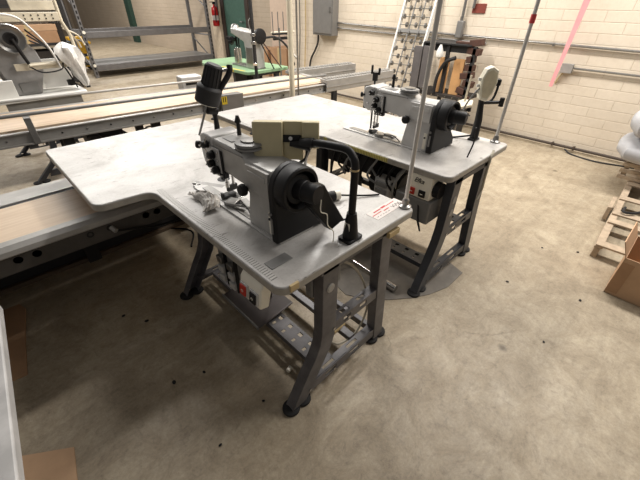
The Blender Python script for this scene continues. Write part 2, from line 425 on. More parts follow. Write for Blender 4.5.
# ---------------------------------------------------------------- long conveyor benches
def conveyor_near():
    t = thing('conveyor_bench', 'low plywood topped conveyor bench running under the nearest table lobe', 'conveyor', (0, 1.77, 0))
    x0, x1 = -1.6, 1.12
    MB().b2(x0, x1, 0.075, 0.445, 0.597, 0.612).build('wood_deck', PLY, t)
    # front side frame: rounded lip over a tall dark panel
    MB().prism([(0.075, 0.60), (0.06, 0.622), (0.02, 0.618), (0.0, 0.60), (-0.004, 0.575), (0.012, 0.565), (0.075, 0.59)], 'x', x0, x1).build('front_rail', m_alu, t, 0.003)
    MB().b2(x0, x1, 0.006, 0.03, 0.49, 0.585).b2(x0, x1, 0.006, 0.07, 0.485, 0.495).build('side_panel', m_cframe, t, 0.003)
    MB().b2(x0, x1, 0.45, 0.50, 0.50, 0.60).build('rear_rail', m_blackm, t, 0.003)
    MB().b2(x0, x1, 0.50, 0.70, 0.57, 0.59).b2(x0, x1, 0.50, 0.575, 0.59, 0.605).build('rear_lip', m_alu, t, 0.003)
    for x in (-0.9, 0.2, 0.95):
        MB().b2(x - 0.04, x + 0.04, 0.64, 0.70, 0.0, 0.57).build('leg', m_blackm, t)
    MB().b2(x0, x1, 0.70, 0.74, 0, 0.57).build('shade_skirt', m_blackm, t, 0.003)  # added black sheet: darkens the void and blocks light under the deck
    MB().b2(x0, x1, 0.665, 0.695, 0, 0.03).build('lower_rail', mat('rusty_rail', (96, 80, 64), 0.6), t, 0.002)
    for x in (0.17, 0.26):
        MB().lathe((x, 0.008, 0.545), (0, -1, 0), [(0.016, 0), (0.016, 0.004), (0.009, 0.005), (0.009, 0.001)]).build('socket', m_blackm, t)
    MB().tube(smooth_path([(0.27, 0.0, 0.545), (0.285, -0.02, 0.53), (0.40, -0.005, 0.49), (0.50, 0.0, 0.46), (0.66, -0.03, 0.47)]), 0.006, 8).build('cable', m_black, t)
    MB().cyl((0.265, -0.001, 0.548), (0.275, -0.03, 0.535), 0.012).build('plug', m_alu, t)
    for x in (-0.12, -0.05, 0.44, 0.5):
        MB().lathe((x, 0.006, 0.545), (0, -1, 0), [(0.022, 0), (0.022, 0.002), (0.018, 0.002), (0.018, 0.0)]).build('punched_ring', m_cframe, t)
conveyor_near()

def conveyor_far():
    t = thing('conveyor_bench', 'long waist high plywood conveyor bench crossing behind the tables', 'conveyor', (0, 3.10, 0), -0.085)
    x0, x1, xe = -1.8, 2.98, 3.95
    MB().b2(x0, x1, 0.06, 0.60, 0.72, 0.745).build('wood_deck', PLY, t)
    MB().b2(x0, xe, -0.02, 0.035, 0.655, 0.735).b2(x0, xe, -0.04, 0.0, 0.735, 0.745).b2(x0, xe, -0.045, -0.02, 0.66, 0.672).build('front_frame', m_alu, t, 0.003)
    MB().b2(x0, xe, 0.66, 0.71, 0.655, 0.735).build('rear_frame', m_alu, t, 0.003)
    # notched roller tracks at the bare right end
    for y0 in (-0.05, 0.62):
        mb = MB().b2(2.86, 3.95, y0, y0 + 0.10, 0.755, 0.785).b2(2.86, 3.95, y0 - 0.012, y0, 0.67, 0.785).b2(2.86, 3.95, y0 - 0.02, y0, 0.71, 0.72)
        k = 0
        while 2.88 + k * 0.04 < 3.92:
            mb.b2(2.88 + k * 0.04, 2.90 + k * 0.04, y0 + 0.01, y0 + 0.09, 0.785, 0.80); k += 1
        mb.build('roller_track', m_alu, t)
    MB().b2(2.985, 3.05, 0.06, 0.62, 0.70, 0.75).build('end_bar', m_alu, t, 0.003)
    MB().tube([(0.1, 0.02, 0.845), (3.0, 0.12, 0.80)], 0.012, 10).build('guide_rail', m_galv, t)
    MB().tube([(0.0, 0.76, 0.80), (1.9, 0.66, 0.80)], 0.010, 10).build('guide_rail', m_alu, t)
    for x in (0.24, 1.5):
        MB().b2(x - 0.02, x + 0.02, -0.05, -0.02, 0.66, 0.83).b2(x - 0.02, x + 0.02, -0.05, 0.06, 0.815, 0.835).build('rail_bracket', m_galv, t, 0.003)
    for i in range(22):
        x = -0.4 + i * 0.16
        if x < 3.8: MB().cyl((x, -0.02, 0.70), (x, -0.026, 0.70), 0.006, seg=10).build('bolt', m_blackm if i % 3 else m_chrome, t)
    for x in (-1.2, 0.42, 1.05, 2.4, 3.6):
        MB().b2(x - 0.035, x + 0.035, 0.0, 0.05, 0.0, 0.66).build('leg', m_blackm, t, 0.003)
        MB().b2(x - 0.035, x + 0.035, 0.62, 0.67, 0.0, 0.66).build('leg', m_blackm, t, 0.003)
    MB().b2(0.55, 0.82, 0.16, 0.50, 0.50, 0.66).build('drive_motor', m_black, t, 0.01)
    MB().cyl((0.60, 0.16, 0.56), (0.60, 0.08, 0.56), 0.05).build('pulley', m_blackm, t)
    for k in range(3):
        MB().tube(smooth_path([(0.8, 0.2 + k * 0.05, 0.6), (0.92, 0.22, 0.5 - k * 0.04), (1.05, 0.25, 0.56), (1.2 + k * 0.1, 0.3, 0.42)]), 0.006, 6).build('cable', m_black, t)
    # grey drive cover with a yellow warning sticker
    MB().b2(1.62, 1.84, -0.075, -0.045, 0.62, 0.79).b2(1.62, 1.84, -0.075, 0.03, 0.775, 0.79).build('drive_cover', m_box, t, 0.004)
    s = MB().b2(1.625, 1.675, -0.0775, -0.0755, 0.72, 0.785).build('warning_sticker', m_yl, t)
    for x in (1.64, 1.66): MB().b2(x - 0.004, x + 0.004, -0.079, -0.0776, 0.74, 0.782).build('sticker_mark', m_black, s)
    MB().b2(1.58, 1.80, 0.72, 0.86, 0.70, 0.84).build('grey_end_box', m_greyl, t, 0.012)
    MB().b2(1.62, 1.74, 0.712, 0.72, 0.76, 0.79).build('slot_plate', m_black, t)
conveyor_far()

# ---------------------------------------------------------------- sewing tables
def ring_section(p, wx, y0, y1, th, side):
    # C-channel section at (x,z)=p, width wx along x, depth y0..y1, web at y0 (side=+1) or y1
    x0, x1, z = p[0] - wx / 2, p[0] + wx / 2, p[1]
    if side > 0:
        pr = [(x0, y0), (x1, y0), (x1, y1), (x1 - th, y1), (x1 - th, y0 + th), (x0 + th, y0 + th), (x0 + th, y1), (x0, y1)]
    else:
        pr = [(x0, y1), (x1, y1), (x1, y0), (x1 - th, y0), (x1 - th, y1 - th), (x0 + th, y1 - th), (x0 + th, y0), (x0, y0)]
    return [(a, b, z) for a, b in pr]

def side_frame(parent, y, front, back, web, material, badge=False, back_side=None):
    """front/back: list of (x, z, width) from top to floor"""
    y0, y1 = y - 0.025, y + 0.025
    f = MB().loft([ring_section((x, z), w_, y0, y1, 0.005, web) for x, z, w_ in front]).build('leg', material, parent, 0.002)
    if badge:
        bx, bz = front[1][0], 0.62
        MB().lathe((bx, y0, bz), (0, -1, 0), [(0.02, 0), (0.02, 0.003), (0.016, 0.003), (0.014, 0.005), (0.003, 0.005)]).build('round_badge', m_alu, f)
    b = MB().loft([ring_section((x, z), w_, y0, y1, 0.005, web) for x, z, w_ in back]).build('leg', material, parent, 0.002)
    for leg, pr in ((f, front), (b, back)):
        x, z, w_ = pr[-1]
        for dx in (-0.030, 0.036):
            MB().lathe((x + dx, y, 0), (0, 0, 1), [(0.036, 0), (0.040, 0.004), (0.039, 0.014), (0.030, 0.018), (0.012, 0.024)], 18).build('rubber_foot', m_rub, leg)
    def at(pr, z):
        for (xa, za, wa), (xb, zb, wb) in zip(pr, pr[1:]):
            if zb <= z <= za:
                t_ = (za - z) / (za - zb); return xa + (xb - xa) * t_
        return pr[-1][0]
    # top rail, slotted middle rail, slotted bottom rail
    MB().b2(front[0][0] - 0.05, back[0][0] + 0.05, y0, y1, 0.70, 0.73).build('top_rail', material, parent, 0.002)
    for z, nm in ((0.37, 'middle_rail'), (0.075, 'bottom_rail')):
        xa, xb = at(front, z) + 0.03, at(back, z) - 0.03
        mb = MB(); h = 0.028; yw = y - 0.018 * web
        sl = [(xa + (xb - xa) * a, xa + (xb - xa) * b_) for a, b_ in ((0.22, 0.38), (0.58, 0.74))]
        # sloping web face with two slots, and a flat top flange
        mb.b2(xa, xb, yw - 0.003, yw + 0.003, z - h, z - 0.012).b2(xa, xb, yw - 0.003, yw + 0.003, z + 0.012, z + h)
        edges = [xa, sl[0][0], sl[0][1], sl[1][0], sl[1][1], xb]
        for i in (0, 2, 4): mb.b2(edges[i], edges[i + 1], yw - 0.003, yw + 0.003, z - 0.0121, z + 0.0121)
        # top flange, slotted too
        ya, yb = min(yw, yw + 0.04 * web), max(yw, yw + 0.04 * web)
        mb.b2(xa, xb, ya, ya + 0.012, z + h - 0.004, z + h).b2(xa, xb, yb - 0.012, yb, z + h - 0.004, z + h)
        for i in (0, 2, 4): mb.b2(edges[i], edges[i + 1], ya + 0.0119, yb - 0.0119, z + h - 0.004, z + h)
        r = mb.build(nm, material, parent)
        MB().cyl((sl[0][1] - 0.02, yw - 0.004 * web, z), (sl[0][1] - 0.02, yw - 0.012 * web, z), 0.009, seg=6).build('bolt', m_chrome, r)
        MB().cyl((xa + 0.0, yw - 0.004 * web, z), (xa + 0.0, yw - 0.012 * web, z), 0.008, seg=6).build('bolt', m_chrome, r)

def perf_beam(parent, xc, ya, yb, z, wd, material, name='foot_beam'):
    """flat steel beam along y with two rows of square punched slots"""
    mb = MB(); n = max(3, int((yb - ya) / 0.075)); st = (yb - ya) / n
    xs = [xc - wd / 2, xc - wd * 0.34, xc - wd * 0.12, xc + wd * 0.12, xc + wd * 0.34, xc + wd / 2]
    for a, b_ in ((0, 1), (2, 3), (4, 5)): mb.b2(xs[a], xs[b_], ya, yb, z - 0.002, z + 0.002)
    for i in range(n + 1):
        y = ya + i * st
        mb.b2(xs[1] - 1e-4, xs[2] + 1e-4, max(ya, y - 0.031), min(yb, y + 0.031), z - 0.002, z + 0.002)
        mb.b2(xs[3] - 1e-4, xs[4] + 1e-4, max(ya, y - 0.026), min(yb, y + 0.026), z - 0.002, z + 0.002)
    mb.b2(xs[0], xs[0] + 0.004, ya, yb, z - 0.03, z).b2(xs[5] - 0.004, xs[5], ya, yb, z - 0.03, z)
    return mb.build(name, material, parent)

def l_tabletop(parent, flip=False):
    poly = [(0, 0), (0.735, 0), (0.735, 1.86), (-0.245, 1.86), (-0.245, 0.95), (-0.005, 0.93)]
    pr = rounded(poly, [0.045, 0.03, 0.02, 0.03, 0.05, 0.06])
    top = MB().prism(pr, 'z', 0.738, 0.7725).build('tabletop', LAM, parent, 0.004)
    MB().prism(rounded([(a * 1.0, b) for a, b in [(-0.001, -0.001), (0.736, -0.001), (0.736, 1.861), (-0.246, 1.861), (-0.246, 0.949), (-0.006, 0.929)]], [0.045, 0.03, 0.02, 0.03, 0.05, 0.06]), 'z', 0.7405, 0.7660).build('edge_banding', m_edge, top)
    return top

FR = [(0.245, 0.735, 0.082), (0.243, 0.38, 0.080), (0.235, 0.32, 0.082), (0.212, 0.26, 0.086), (0.175, 0.20, 0.088), (0.07, 0.02, 0.080)]
BK = [(0.58, 0.735, 0.072), (0.595, 0.45, 0.072), (0.628, 0.02, 0.07)]

# --- front table -------------------------------------------------
T1 = thing('sewing_table', 'nearest grey sewing table, its L-shaped top carrying a red and white sticker', 'sewing table', (0.448, 0.62, 0), 0, 'L-shaped sewing tables')
l_tabletop(T1)
side_frame(T1, 0.045, FR, BK, 1, m_stand, True)
side_frame(T1, 1.03, FR, BK, -1, m_stand)
perf_beam(T1, 0.27, 0.07, 1.01, 0.095, 0.10, m_stand)
MB().b2(0.59, 0.62, 0.07, 1.01, 0.05, 0.09).build('cross_beam', m_stand, T1, 0.003)
MB().b2(0.45, 0.49, 0.07, 1.01, 0.08, 0.11).build('cross_beam', m_stand, T1, 0.003)
MB().b2(0.012, 0.036, 0.06, 0.92, 0.7725, 0.7733).build('measuring_tape', TAPEW, T1)['label'] = 'printed ruler tape along the front edge'
# lone bracket plate on top edge, frayed tape at corner
mb = MB().b2(0.045, 0.135, 0.10, 0.145, 0.7725, 0.775)
mb.build('notched_plate', m_greyd, T1, 0.001)
MB().b2(0.035, 0.07, -0.006, 0.004, 0.75, 0.775).build('torn_tape', m_tape, T1, 0.001)
MB().b2(0.56, 0.63, -0.004, 0.012, 0.70, 0.725).build('torn_tape', m_tape, T1, 0.001)
# sticker
st = MB().box((0.645, 0.085, 0.7731), (0.20, 0.062, 0.0008), (0, 0, 0.02)).build('sticker', m_paper, T1)
for k, (x, y, sx, sy) in enumerate([(0.60, 0.10, 0.05, 0.006), (0.645, 0.103, 0.03, 0.01), (0.58, 0.084, 0.06, 0.004), (0.64, 0.082, 0.035, 0.005), (0.69, 0.102, 0.06, 0.004)]):
    MB().box((x, y, 0.7739), (sx, sy, 0.0004), (0, 0, 0.05)).build('red_writing', m_redp, st)
for k in range(7):
    x = 0.675 + k * 0.009
    MB().box((x, 0.078, 0.7739), (0.002, 0.02, 0.0004), (0, 0, (-1) ** k * 0.4)).build('black_writing', m_black, st)
for k in range(5):
    MB().box((0.565 + k * 0.018, 0.066, 0.7739), (0.010, 0.002, 0.0004)).build('black_writing', m_black, st)
# thread pole at the rear right corner
pl = MB().cyl((0.715, 0.04, 0.77), (0.715, 0.04, 2.3), 0.0085).build('thread_pole', mat('bright_pole', (206, 203, 198), 0.3, 0.3, var=0.05), T1)
MB().lathe((0.715, 0.04, 0.7725), (0, 0, 1), [(0.026, 0), (0.026, 0.008), (0.015, 0.014), (0.0145, 0.035), (0.0106, 0.04)]).build('flange', m_steel, pl)
# control switch
def switch_box(parent, cx, cy, ztop, wy, logo=None):
    # slanted ivory box: side profile in x-z, extruded along y
    sb = MB().prism([(cx, ztop), (cx - 0.075, ztop), (cx - 0.075, ztop - 0.05), (cx - 0.02, ztop - 0.135), (cx + 0.06, ztop - 0.135), (cx + 0.06, ztop)], 'y', cy - wy / 2, cy + wy / 2).build('switch_box', m_ivory, parent, 0.006)
    return sb
sb = MB().prism([(0.004, 0.738), (-0.012, 0.715), (-0.022, 0.635), (0.015, 0.625), (0.045, 0.738)], 'y', 0.095, 0.215).build('switch_box', m_ivory, T1, 0.006)
for y, mm, ll in ((0.185, m_red, 'red stop button'), (0.128, m_black, 'black start button')):
    MB().box((-0.0195, y, 0.672), (0.008, 0.046, 0.052), (0, 0.12, 0)).build('button_surround', m_greyl, sb, 0.002)
    bt = MB().box((-0.025, y, 0.672), (0.008, 0.034, 0.042), (0, 0.12, 0)).build('button', mm, sb, 0.003); bt['label'] = ll
    MB().lathe((-0.029, y, 0.672), (-1, 0, 0), [(0.006, 0), (0.006, 0.0012), (0.0045, 0.0012), (0.0045, 0.0)], 16).build('button_mark', m_ivory, bt)
# motor control box under the top at right
MB().b2(0.12, 0.40, 0.10, 0.20, 0.62, 0.735).build('drawer', m_greyd, T1, 0.006)
MB().b2(0.20, 0.36, 0.075, 0.115, 0.55, 0.64).build('junction_cover', m_greyd, T1, 0.006)
# clutch motor and control box with connectors
mo = MB().cyl((0.30, 0.34, 0.50), (0.30, 0.60, 0.50), 0.095, seg=28).cyl((0.30, 0.60, 0.50), (0.30, 0.64, 0.50), 0.07, 0.05).box((0.30, 0.45, 0.64), (0.12, 0.16, 0.20)).build('motor', m_blackm, T1, 0.004)
MB().cyl((0.30, 0.30, 0.50), (0.30, 0.34, 0.50), 0.055).build('pulley', m_greyd, mo)
cb = MB().b2(0.12, 0.19, 0.48, 0.65, 0.36, 0.55).build('control_box', m_greyd, T1, 0.006)
for yy in (0.515, 0.60):
    MB().b2(0.105, 0.121, yy - 0.034, yy - 0.028, 0.36, 0.55).build('connector_rib', m_black, cb)
    for zz in (0.39, 0.445, 0.50):
        MB().b2(0.095, 0.121, yy - 0.02, yy + 0.024, zz - 0.018, zz + 0.018).build('connector', m_greyl if zz < 0.46 else m_steel, cb, 0.003)
MB().b2(0.14, 0.17, 0.53, 0.59, 0.51, 0.735).build('box_strap', m_greyd, T1)
MB().b2(0.16, 0.24, 0.45, 0.70, 0.60, 0.735).build('hanger_plate', m_blackm, T1)
# treadle
tr = MB().box((0.27, 0.60, 0.125), (0.24, 0.34, 0.012), (0, -0.10, 0)).build('treadle', mat('treadle_brown', (84, 77, 75), 0.5), T1, 0.01)
MB().box((0.152, 0.60, 0.118), (0.008, 0.34, 0.022), (0, -0.10, 0)).build('treadle_rim', m_greyd, tr, 0.003)
MB().cyl((0.33, 0.55, 0.13), (0.31, 0.50, 0.42), 0.006).build('pitman_rod', m_steel, T1)
# tangle of cables
for k in range(5):
    a = 0.30 + 0.09 * k
    MB().tube(smooth_path([(0.12 + 0.04 * k, a, 0.70), (0.10 + 0.03 * k, a + 0.05, 0.50), (0.22, a + 0.12, 0.32 + 0.03 * k), (0.40, a + 0.08, 0.45), (0.45, a, 0.72)]), 0.005, 7).build('cable', m_black if k % 2 else m_greyd, T1)
MB().tube(smooth_path([(0.16, 0.085, 0.69), (0.28, 0.085, 0.68), (0.42, 0.08, 0.60), (0.53, 0.08, 0.43), (0.585, 0.08, 0.23), (0.52, 0.08, 0.10), (0.40, 0.085, 0.10), (0.34, 0.10, 0.15)]), 0.0055, 8).build('cord', m_cord, T1)['label'] = 'pale cord looping down inside the side frame'
MB().cyl((0.40, 0.15, 0.13), (0.50, 0.17, 0.10), 0.022).build('cord_coupler', m_tape, T1)

# --- rear table --------------------------------------------------
T2 = thing('sewing_table', 'second sewing table farther back, with yellow ruler tape on its front edge', 'sewing table', (1.568, 0.665, 0), 0, 'L-shaped sewing tables')
l_tabletop(T2)
FR2 = [(0.135, 0.735, 0.085), (0.12, 0.42, 0.082), (0.107, 0.34, 0.084), (0.08, 0.26, 0.088), (-0.025, 0.02, 0.085)]
BK2 = [(0.48, 0.735, 0.085), (0.50, 0.45, 0.085), (0.575, 0.02, 0.08)]
side_frame(T2, 0.03, FR2, BK2, 1, m_stand2, False)
for z in (0.60, 0.52): MB().lathe((0.135 - 0.004, 0.005, z), (0, -1, 0), [(0.022, 0), (0.022, 0.002), (0.004, 0.003)]).build('round_badge', m_greyd, T2)
side_frame(T2, 1.03, FR2, BK2, -1, m_stand2)
perf_beam(T2, 0.16, 0.06, 1.01, 0.10, 0.10, m_stand2)
MB().b2(0.50, 0.54, 0.06, 1.01, 0.25, 0.29).build('cross_beam', m_stand2, T2, 0.003)
MB().b2(-0.0075, -0.0055, 0.38, 0.70, 0.745, 0.768).build('measuring_tape', TAPEY, T2)
MB().b2(-0.0075, -0.0055, 0.86, 0.93, 0.745, 0.768).build('measuring_tape', TAPEY, T2)
MB().b2(-0.235, -0.215, 1.0, 1.6, 0.7725, 0.7733).build('measuring_tape', TAPEW, T2)
pl = MB().cyl((0.84 - 0.135, 0.075, 0.77), (0.705, 0.075, 2.3), 0.010).build('thread_pole', mat('bright_pole', (206, 203, 198), 0.3, 0.3, var=0.05), T2)
MB().cyl((0.705, 0.075, 1.405), (0.705, 0.075, 1.445), 0.0135).build('red_tape', m_redp, pl)
MB().lathe((0.705, 0.075, 0.7725), (0, 0, 1), [(0.03, 0), (0.03, 0.008), (0.018, 0.014), (0.0135, 0.04)]).build('flange', m_steel, pl)
sb = MB().b2(-0.0, 0.14, 0.09, 0.235, 0.605, 0.738).build('switch_box', m_ivory, T2, 0.006)
for y, mm, ll in ((0.20, m_red, 'red stop button'), (0.135, m_black, 'black start button')):
    bt = MB().b2(-0.008, 0.001, y - 0.02, y + 0.02, 0.617, 0.657).build('button', mm, sb, 0.003); bt['label'] = ll
    MB().b2(-0.0092, -0.008, y - 0.008, y + 0.008, 0.634, 0.638).build('button_mark', m_ivory, bt)
text_mesh('logo_text', 'Efka', 0.037, (-0.0012, 0.165, 0.705), (PI / 2, 0, -PI / 2), m_black, sb, 0.0008, 0.35)
MB().b2(0.0, 0.20, 0.075, 0.30, 0.46, 0.60).build('control_box', m_greyd, T2, 0.008)
MB().cyl((0.06, 0.055, 0.66), (0.06, 0.09, 0.66), 0.045).build('dial_knob', m_black, T2)
mo = MB().cyl((0.20, 0.36, 0.52), (0.20, 0.58, 0.52), 0.095, seg=28).box((0.22, 0.46, 0.66), (0.12, 0.16, 0.16)).build('motor', m_blackm, T2, 0.004)
cb = MB().b2(0.02, 0.10, 0.36, 0.47, 0.42, 0.62).build('connector_box', m_greyl, T2, 0.006)
for k in range(4): MB().b2(0.008, 0.021, 0.375, 0.455, 0.44 + k * 0.045, 0.47 + k * 0.045).build('connector', m_greyd, cb, 0.003)
MB().b2(0.05, 0.16, 0.52, 0.90, 0.60, 0.735).build('hanger_plate', m_blackm, T2, 0.004)
for k in range(9):
    a = 0.28 + 0.065 * k
    MB().tube(smooth_path([(0.04, a, 0.73), (0.0 + 0.02 * (k % 3), a + 0.04, 0.62), (0.03, a + 0.10 * (-1) ** k * 0.5, 0.52 + 0.02 * (k % 4)), (0.06, a + 0.06, 0.66), (0.12, a, 0.73)]), 0.007, 7).build('cable', m_black if k % 3 else m_greyd, T2)
MB().tube(smooth_path([(0.02, 0.16, 0.60), (-0.02, 0.12, 0.50), (-0.01, 0.10, 0.42), (0.05, 0.14, 0.40), (0.10, 0.2, 0.44)]), 0.005, 7).build('cable', m_black, T2)
tr = MB().box((0.20, 0.60, 0.125), (0.24, 0.34, 0.012), (0, -0.10, 0)).build('treadle', m_stand2, T2, 0.01)
# grey strap tied round the right end
MB().tube(smooth_path([(0.50, 0.0, 0.79), (0.46, -0.01, 0.755), (0.45, -0.012, 0.66), (0.47, -0.01, 0.56), (0.43, -0.012, 0.50)]), 0.007, 7).build('tie_cord', m_cord, T2)

# --- left background table --------------------------------------
T3 = thing('sewing_table', 'white topped table behind the long bench at left, holding the wheeled machine', 'sewing table', (0.16, 4.04, 0), 0)
MB().prism(rounded([(0.0, 0), (0.70, 0), (0.70, 1.2), (0.0, 1.2)], [0.03] * 4), 'z', 0.74, 0.77).build('tabletop', m_white, T3, 0.004)
MB().b2(0.06, 0.64, 0.03, 0.05, 0.66, 0.738).build('apron', m_alu, T3, 0.003)
side_frame(T3, 0.06, [(0.27, 0.735, 0.05), (0.26, 0.32, 0.05), (0.205, 0.17, 0.055), (0.045, 0.02, 0.055)], [(0.52, 0.735, 0.06), (0.54, 0.45, 0.06), (0.60, 0.02, 0.06)], 1, m_stand2)
side_frame(T3, 1.03, [(0.27, 0.735, 0.05), (0.26, 0.32, 0.05), (0.205, 0.17, 0.055), (0.045, 0.02, 0.055)], [(0.52, 0.735, 0.06), (0.54, 0.45, 0.06), (0.60, 0.02, 0.06)], -1, m_stand2)

# --- green topped table -----------------------------------------
T4 = thing('sewing_table', 'green topped sewing table against the far side of the long bench', 'sewing table', (2.55, 3.84, 0), 0.03)
MB().prism(rounded([(0.0, 0), (0.66, 0), (0.66, 1.25), (0.12, 1.25), (0.0, 1.05)], [0.06, 0.03, 0.03, 0.03, 0.03]), 'z', 0.735, 0.77).build('tabletop', m_gtop, T4, 0.004)
MB().b2(0.012, 0.04, 0.10, 0.60, 0.77, 0.7708).build('yellow_tape', m_yl, T4)
MB().b2(-0.003, -0.001, 0.30, 0.38, 0.74, 0.765).build('yellow_tape', m_yl, T4)
for y, sgn in ((0.08, 1), (1.05, -1)):
    side_frame(T4, y, [(0.18, 0.735, 0.06), (0.18, 0.42, 0.06), (0.06, 0.02, 0.06)], [(0.50, 0.735, 0.06), (0.52, 0.45, 0.06), (0.58, 0.02, 0.06)], sgn, m_stand2)
MB().b2(0.2, 0.45, 0.3, 0.6, 0.45, 0.72).build('motor', m_black, T4, 0.02)

# ---------------------------------------------------------------- sewing machines
def flatbed_machine(label, loc, body, dark, rz=0.0):
    """arm runs along +y from the wheel end (y=0) to the needle (y about 0.52); front face at x=0"""
    t = thing('sewing_machine', label, 'sewing machine', loc, rz, 'flatbed sewing machines')
    # bed plate let into the table
    MB().prism(rounded([(-0.012, -0.03), (0.17, -0.03), (0.17, 0.60), (-0.012, 0.60)], [0.015] * 4), 'z', 0.0005, 0.007).build('bed_plate', m_greyl, t, 0.001)
    MB().b2(0.01, 0.05, 0.02, 0.56, 0.007, 0.010).build('slide_plate', m_steel, t, 0.001)
    # base plinth under column
    # column and arm: one casting, C profile in the y-z plane, lofted with slightly narrower top
    prof = [(-0.00, 0.0), (0.165, 0.0), (0.16, 0.05), (0.145, 0.14), (0.165, 0.165), (0.335, 0.178), (0.365, 0.17),
            (0.365, 0.285), (0.35, 0.293), (0.17, 0.288), (0.15, 0.268), (0.0, 0.268)]
    xs = [(0.0, 0.97), (0.008, 1.0), (0.118, 1.0), (0.128, 0.97)]
    rings = []
    for x, k in xs:
        cy, cz = 0.18, 0.15
        rings.append([(x, cy + (y - cy) * (k if k == 1 else 0.985), cz + (z - cz) * k) for y, z in prof])
    for r in rings:
        for i, p in enumerate(r):
            if prof[i][1] == 0.0: r[i] = (p[0], p[1], 0.005)
    MB().loft(rings).build('casting', body, t, 0.006)
    # raised cover on the column
    MB().b2(-0.012, 0.0, 0.008, 0.135, 0.17, 0.262).b2(-0.015, -0.011, 0.02, 0.12, 0.225, 0.245).build('column_cover', body, t, 0.004)
    MB().b2(-0.003, 0.0, 0.012, 0.03, 0.02, 0.11).build('gauge_strip', m_ivory, t)
    MB().cyl((-0.001, 0.022, 0.085), (-0.008, 0.022, 0.085), 0.005, seg=10).build('screw', m_black, t)
    # long groove line on the arm + dark recess on top
    MB().b2(-0.002, 0.001, 0.16, 0.335, 0.272, 0.276).build('arm_seam', dark, t)
    MB().b2(0.03, 0.075, 0.27, 0.335, 0.2925, 0.2945).build('top_cover_plate', dark, t, 0.001)
    # face plate with the tension assemblies
    before = set(t.children)
    fp = MB().prism([(0.448, 0.165), (0.50, 0.155), (0.535, 0.175), (0.545, 0.24), (0.535, 0.29), (0.50, 0.302), (0.448, 0.296)], 'x', -0.004, 0.125).build('head_cover', m_greyl if body is m_grey else body, t, 0.006)
    MB().b2(-0.009, -0.004, 0.395, 0.46, 0.165, 0.262).build('tension_plate', m_greyl, t, 0.004)
    MB().b2(-0.006, -0.002, 0.382, 0.392, 0.168, 0.258).build('rubber_trim', m_black, t, 0.001)
    for y, z in ((0.435, 0.235), (0.445, 0.198), (0.415, 0.178), (0.47, 0.268)):
        k = MB().lathe((-0.004, y, z), (-1, 0, 0), [(0.006, 0), (0.006, 0.006), (0.017, 0.008), (0.017, 0.011), (0.013, 0.012), (0.015, 0.022), (0.013, 0.030), (0.004, 0.031)]).build('tension_knob', m_black, t)
        MB().cyl((-0.034, y, z), (-0.044, y, z), 0.004, seg=8).build('spindle', m_chrome, k)
    MB().lathe((0.0, 0.53, 0.245), (-0.6, 0.8, 0), [(0.006, 0), (0.006, 0.012), (0.015, 0.014), (0.015, 0.026), (0.004, 0.028)]).build('side_knob', m_black, t)
    for y, z in ((0.41, 0.215), (0.50, 0.20), (0.405, 0.25), (0.46, 0.218)):
        MB().lathe((-0.009, y, z), (-1, 0, 0), [(0.005, 0), (0.006, 0.003), (0.002, 0.006)], 12).build('screw', m_chrome, t)
    MB().tube(smooth_path([(-0.02, 0.45, 0.30), (-0.03, 0.46, 0.26), (-0.025, 0.43, 0.23), (-0.03, 0.455, 0.20), (-0.01, 0.475, 0.15)]), 0.0018, 6).build('thread_wire', m_chrome, t)
    # needle bar, presser bar, foot
    MB().cyl((0.055, 0.485, 0.16), (0.055, 0.485, 0.075), 0.0055).cyl((0.055, 0.485, 0.08), (0.055, 0.485, 0.055), 0.009).build('needle_bar', m_chrome, t)
    MB().cyl((0.085, 0.485, 0.16), (0.085, 0.485, 0.05), 0.006).build('presser_bar', m_chrome, t)
    MB().cyl((0.055, 0.485, 0.06), (0.055, 0.485, 0.008), 0.0015, seg=8).build('needle', m_chrome, t)
    MB().b2(0.05, 0.10, 0.478, 0.492, 0.035, 0.062).b2(0.02, 0.085, 0.472, 0.498, 0.012, 0.022).b2(0.02, 0.03, 0.474, 0.496, 0.02, 0.035).build('presser_foot', m_blackm, t, 0.002)
    MB().b2(0.02, 0.10, 0.40, 0.445, 0.150, 0.175).b2(-0.004, 0.02, 0.39, 0.455, 0.142, 0.168).build('lifter_bracket', m_black, t, 0.003)
    for k in range(4): MB().cyl((-0.006, 0.40 + k * 0.014, 0.155), (-0.012, 0.40 + k * 0.014, 0.155), 0.004, seg=8).build('screw', m_chrome, t)
    MB().b2(0.03, 0.10, 0.44, 0.53, 0.007, 0.011).build('throat_plate', m_chrome, t, 0.001)
    # folder attachments behind the needle
    MB().box((0.03, 0.42, 0.016), (0.05, 0.05, 0.018), (0, 0, 0.4)).box((0.07, 0.37, 0.015), (0.03, 0.08, 0.01), (0, 0, -0.2)).box((0.02, 0.38, 0.022), (0.012, 0.09, 0.008), (0, 0.3, 0.5)).build('guide_attachment', m_steel, t, 0.002)
    MB().tube(smooth_path([(0.03, 0.40, 0.02), (0.04, 0.34, 0.03), (0.03, 0.29, 0.02), (0.02, 0.27, 0.01)]), 0.003, 6).build('guide_spring', m_blackm, t)
    for ch in t.children:
        if ch not in before: ch.location.y = -0.085
    # bobbin winder disc and thread post on top
    MB().lathe((0.05, 0.185, 0.288), (0, 0, 1), [(0.045, 0), (0.052, 0.004), (0.052, 0.010), (0.046, 0.012), (0.046, 0.015), (0.052, 0.017), (0.050, 0.024), (0.02, 0.028), (0.004, 0.028)], 32).build('bobbin_winder', m_greyd, t)
    MB().lathe((0.05, 0.185, 0.316), (0, 0, 1), [(0.030, 0), (0.028, 0.004), (0.006, 0.005)], 24).build('winder_cap', m_steel, t)
    MB().cyl((0.10, 0.325, 0.285), (0.10, 0.325, 0.345), 0.009, 0.007).cyl((0.10, 0.325, 0.34), (0.10, 0.325, 0.365), 0.013, 0.006).build('thread_post', m_black, t)
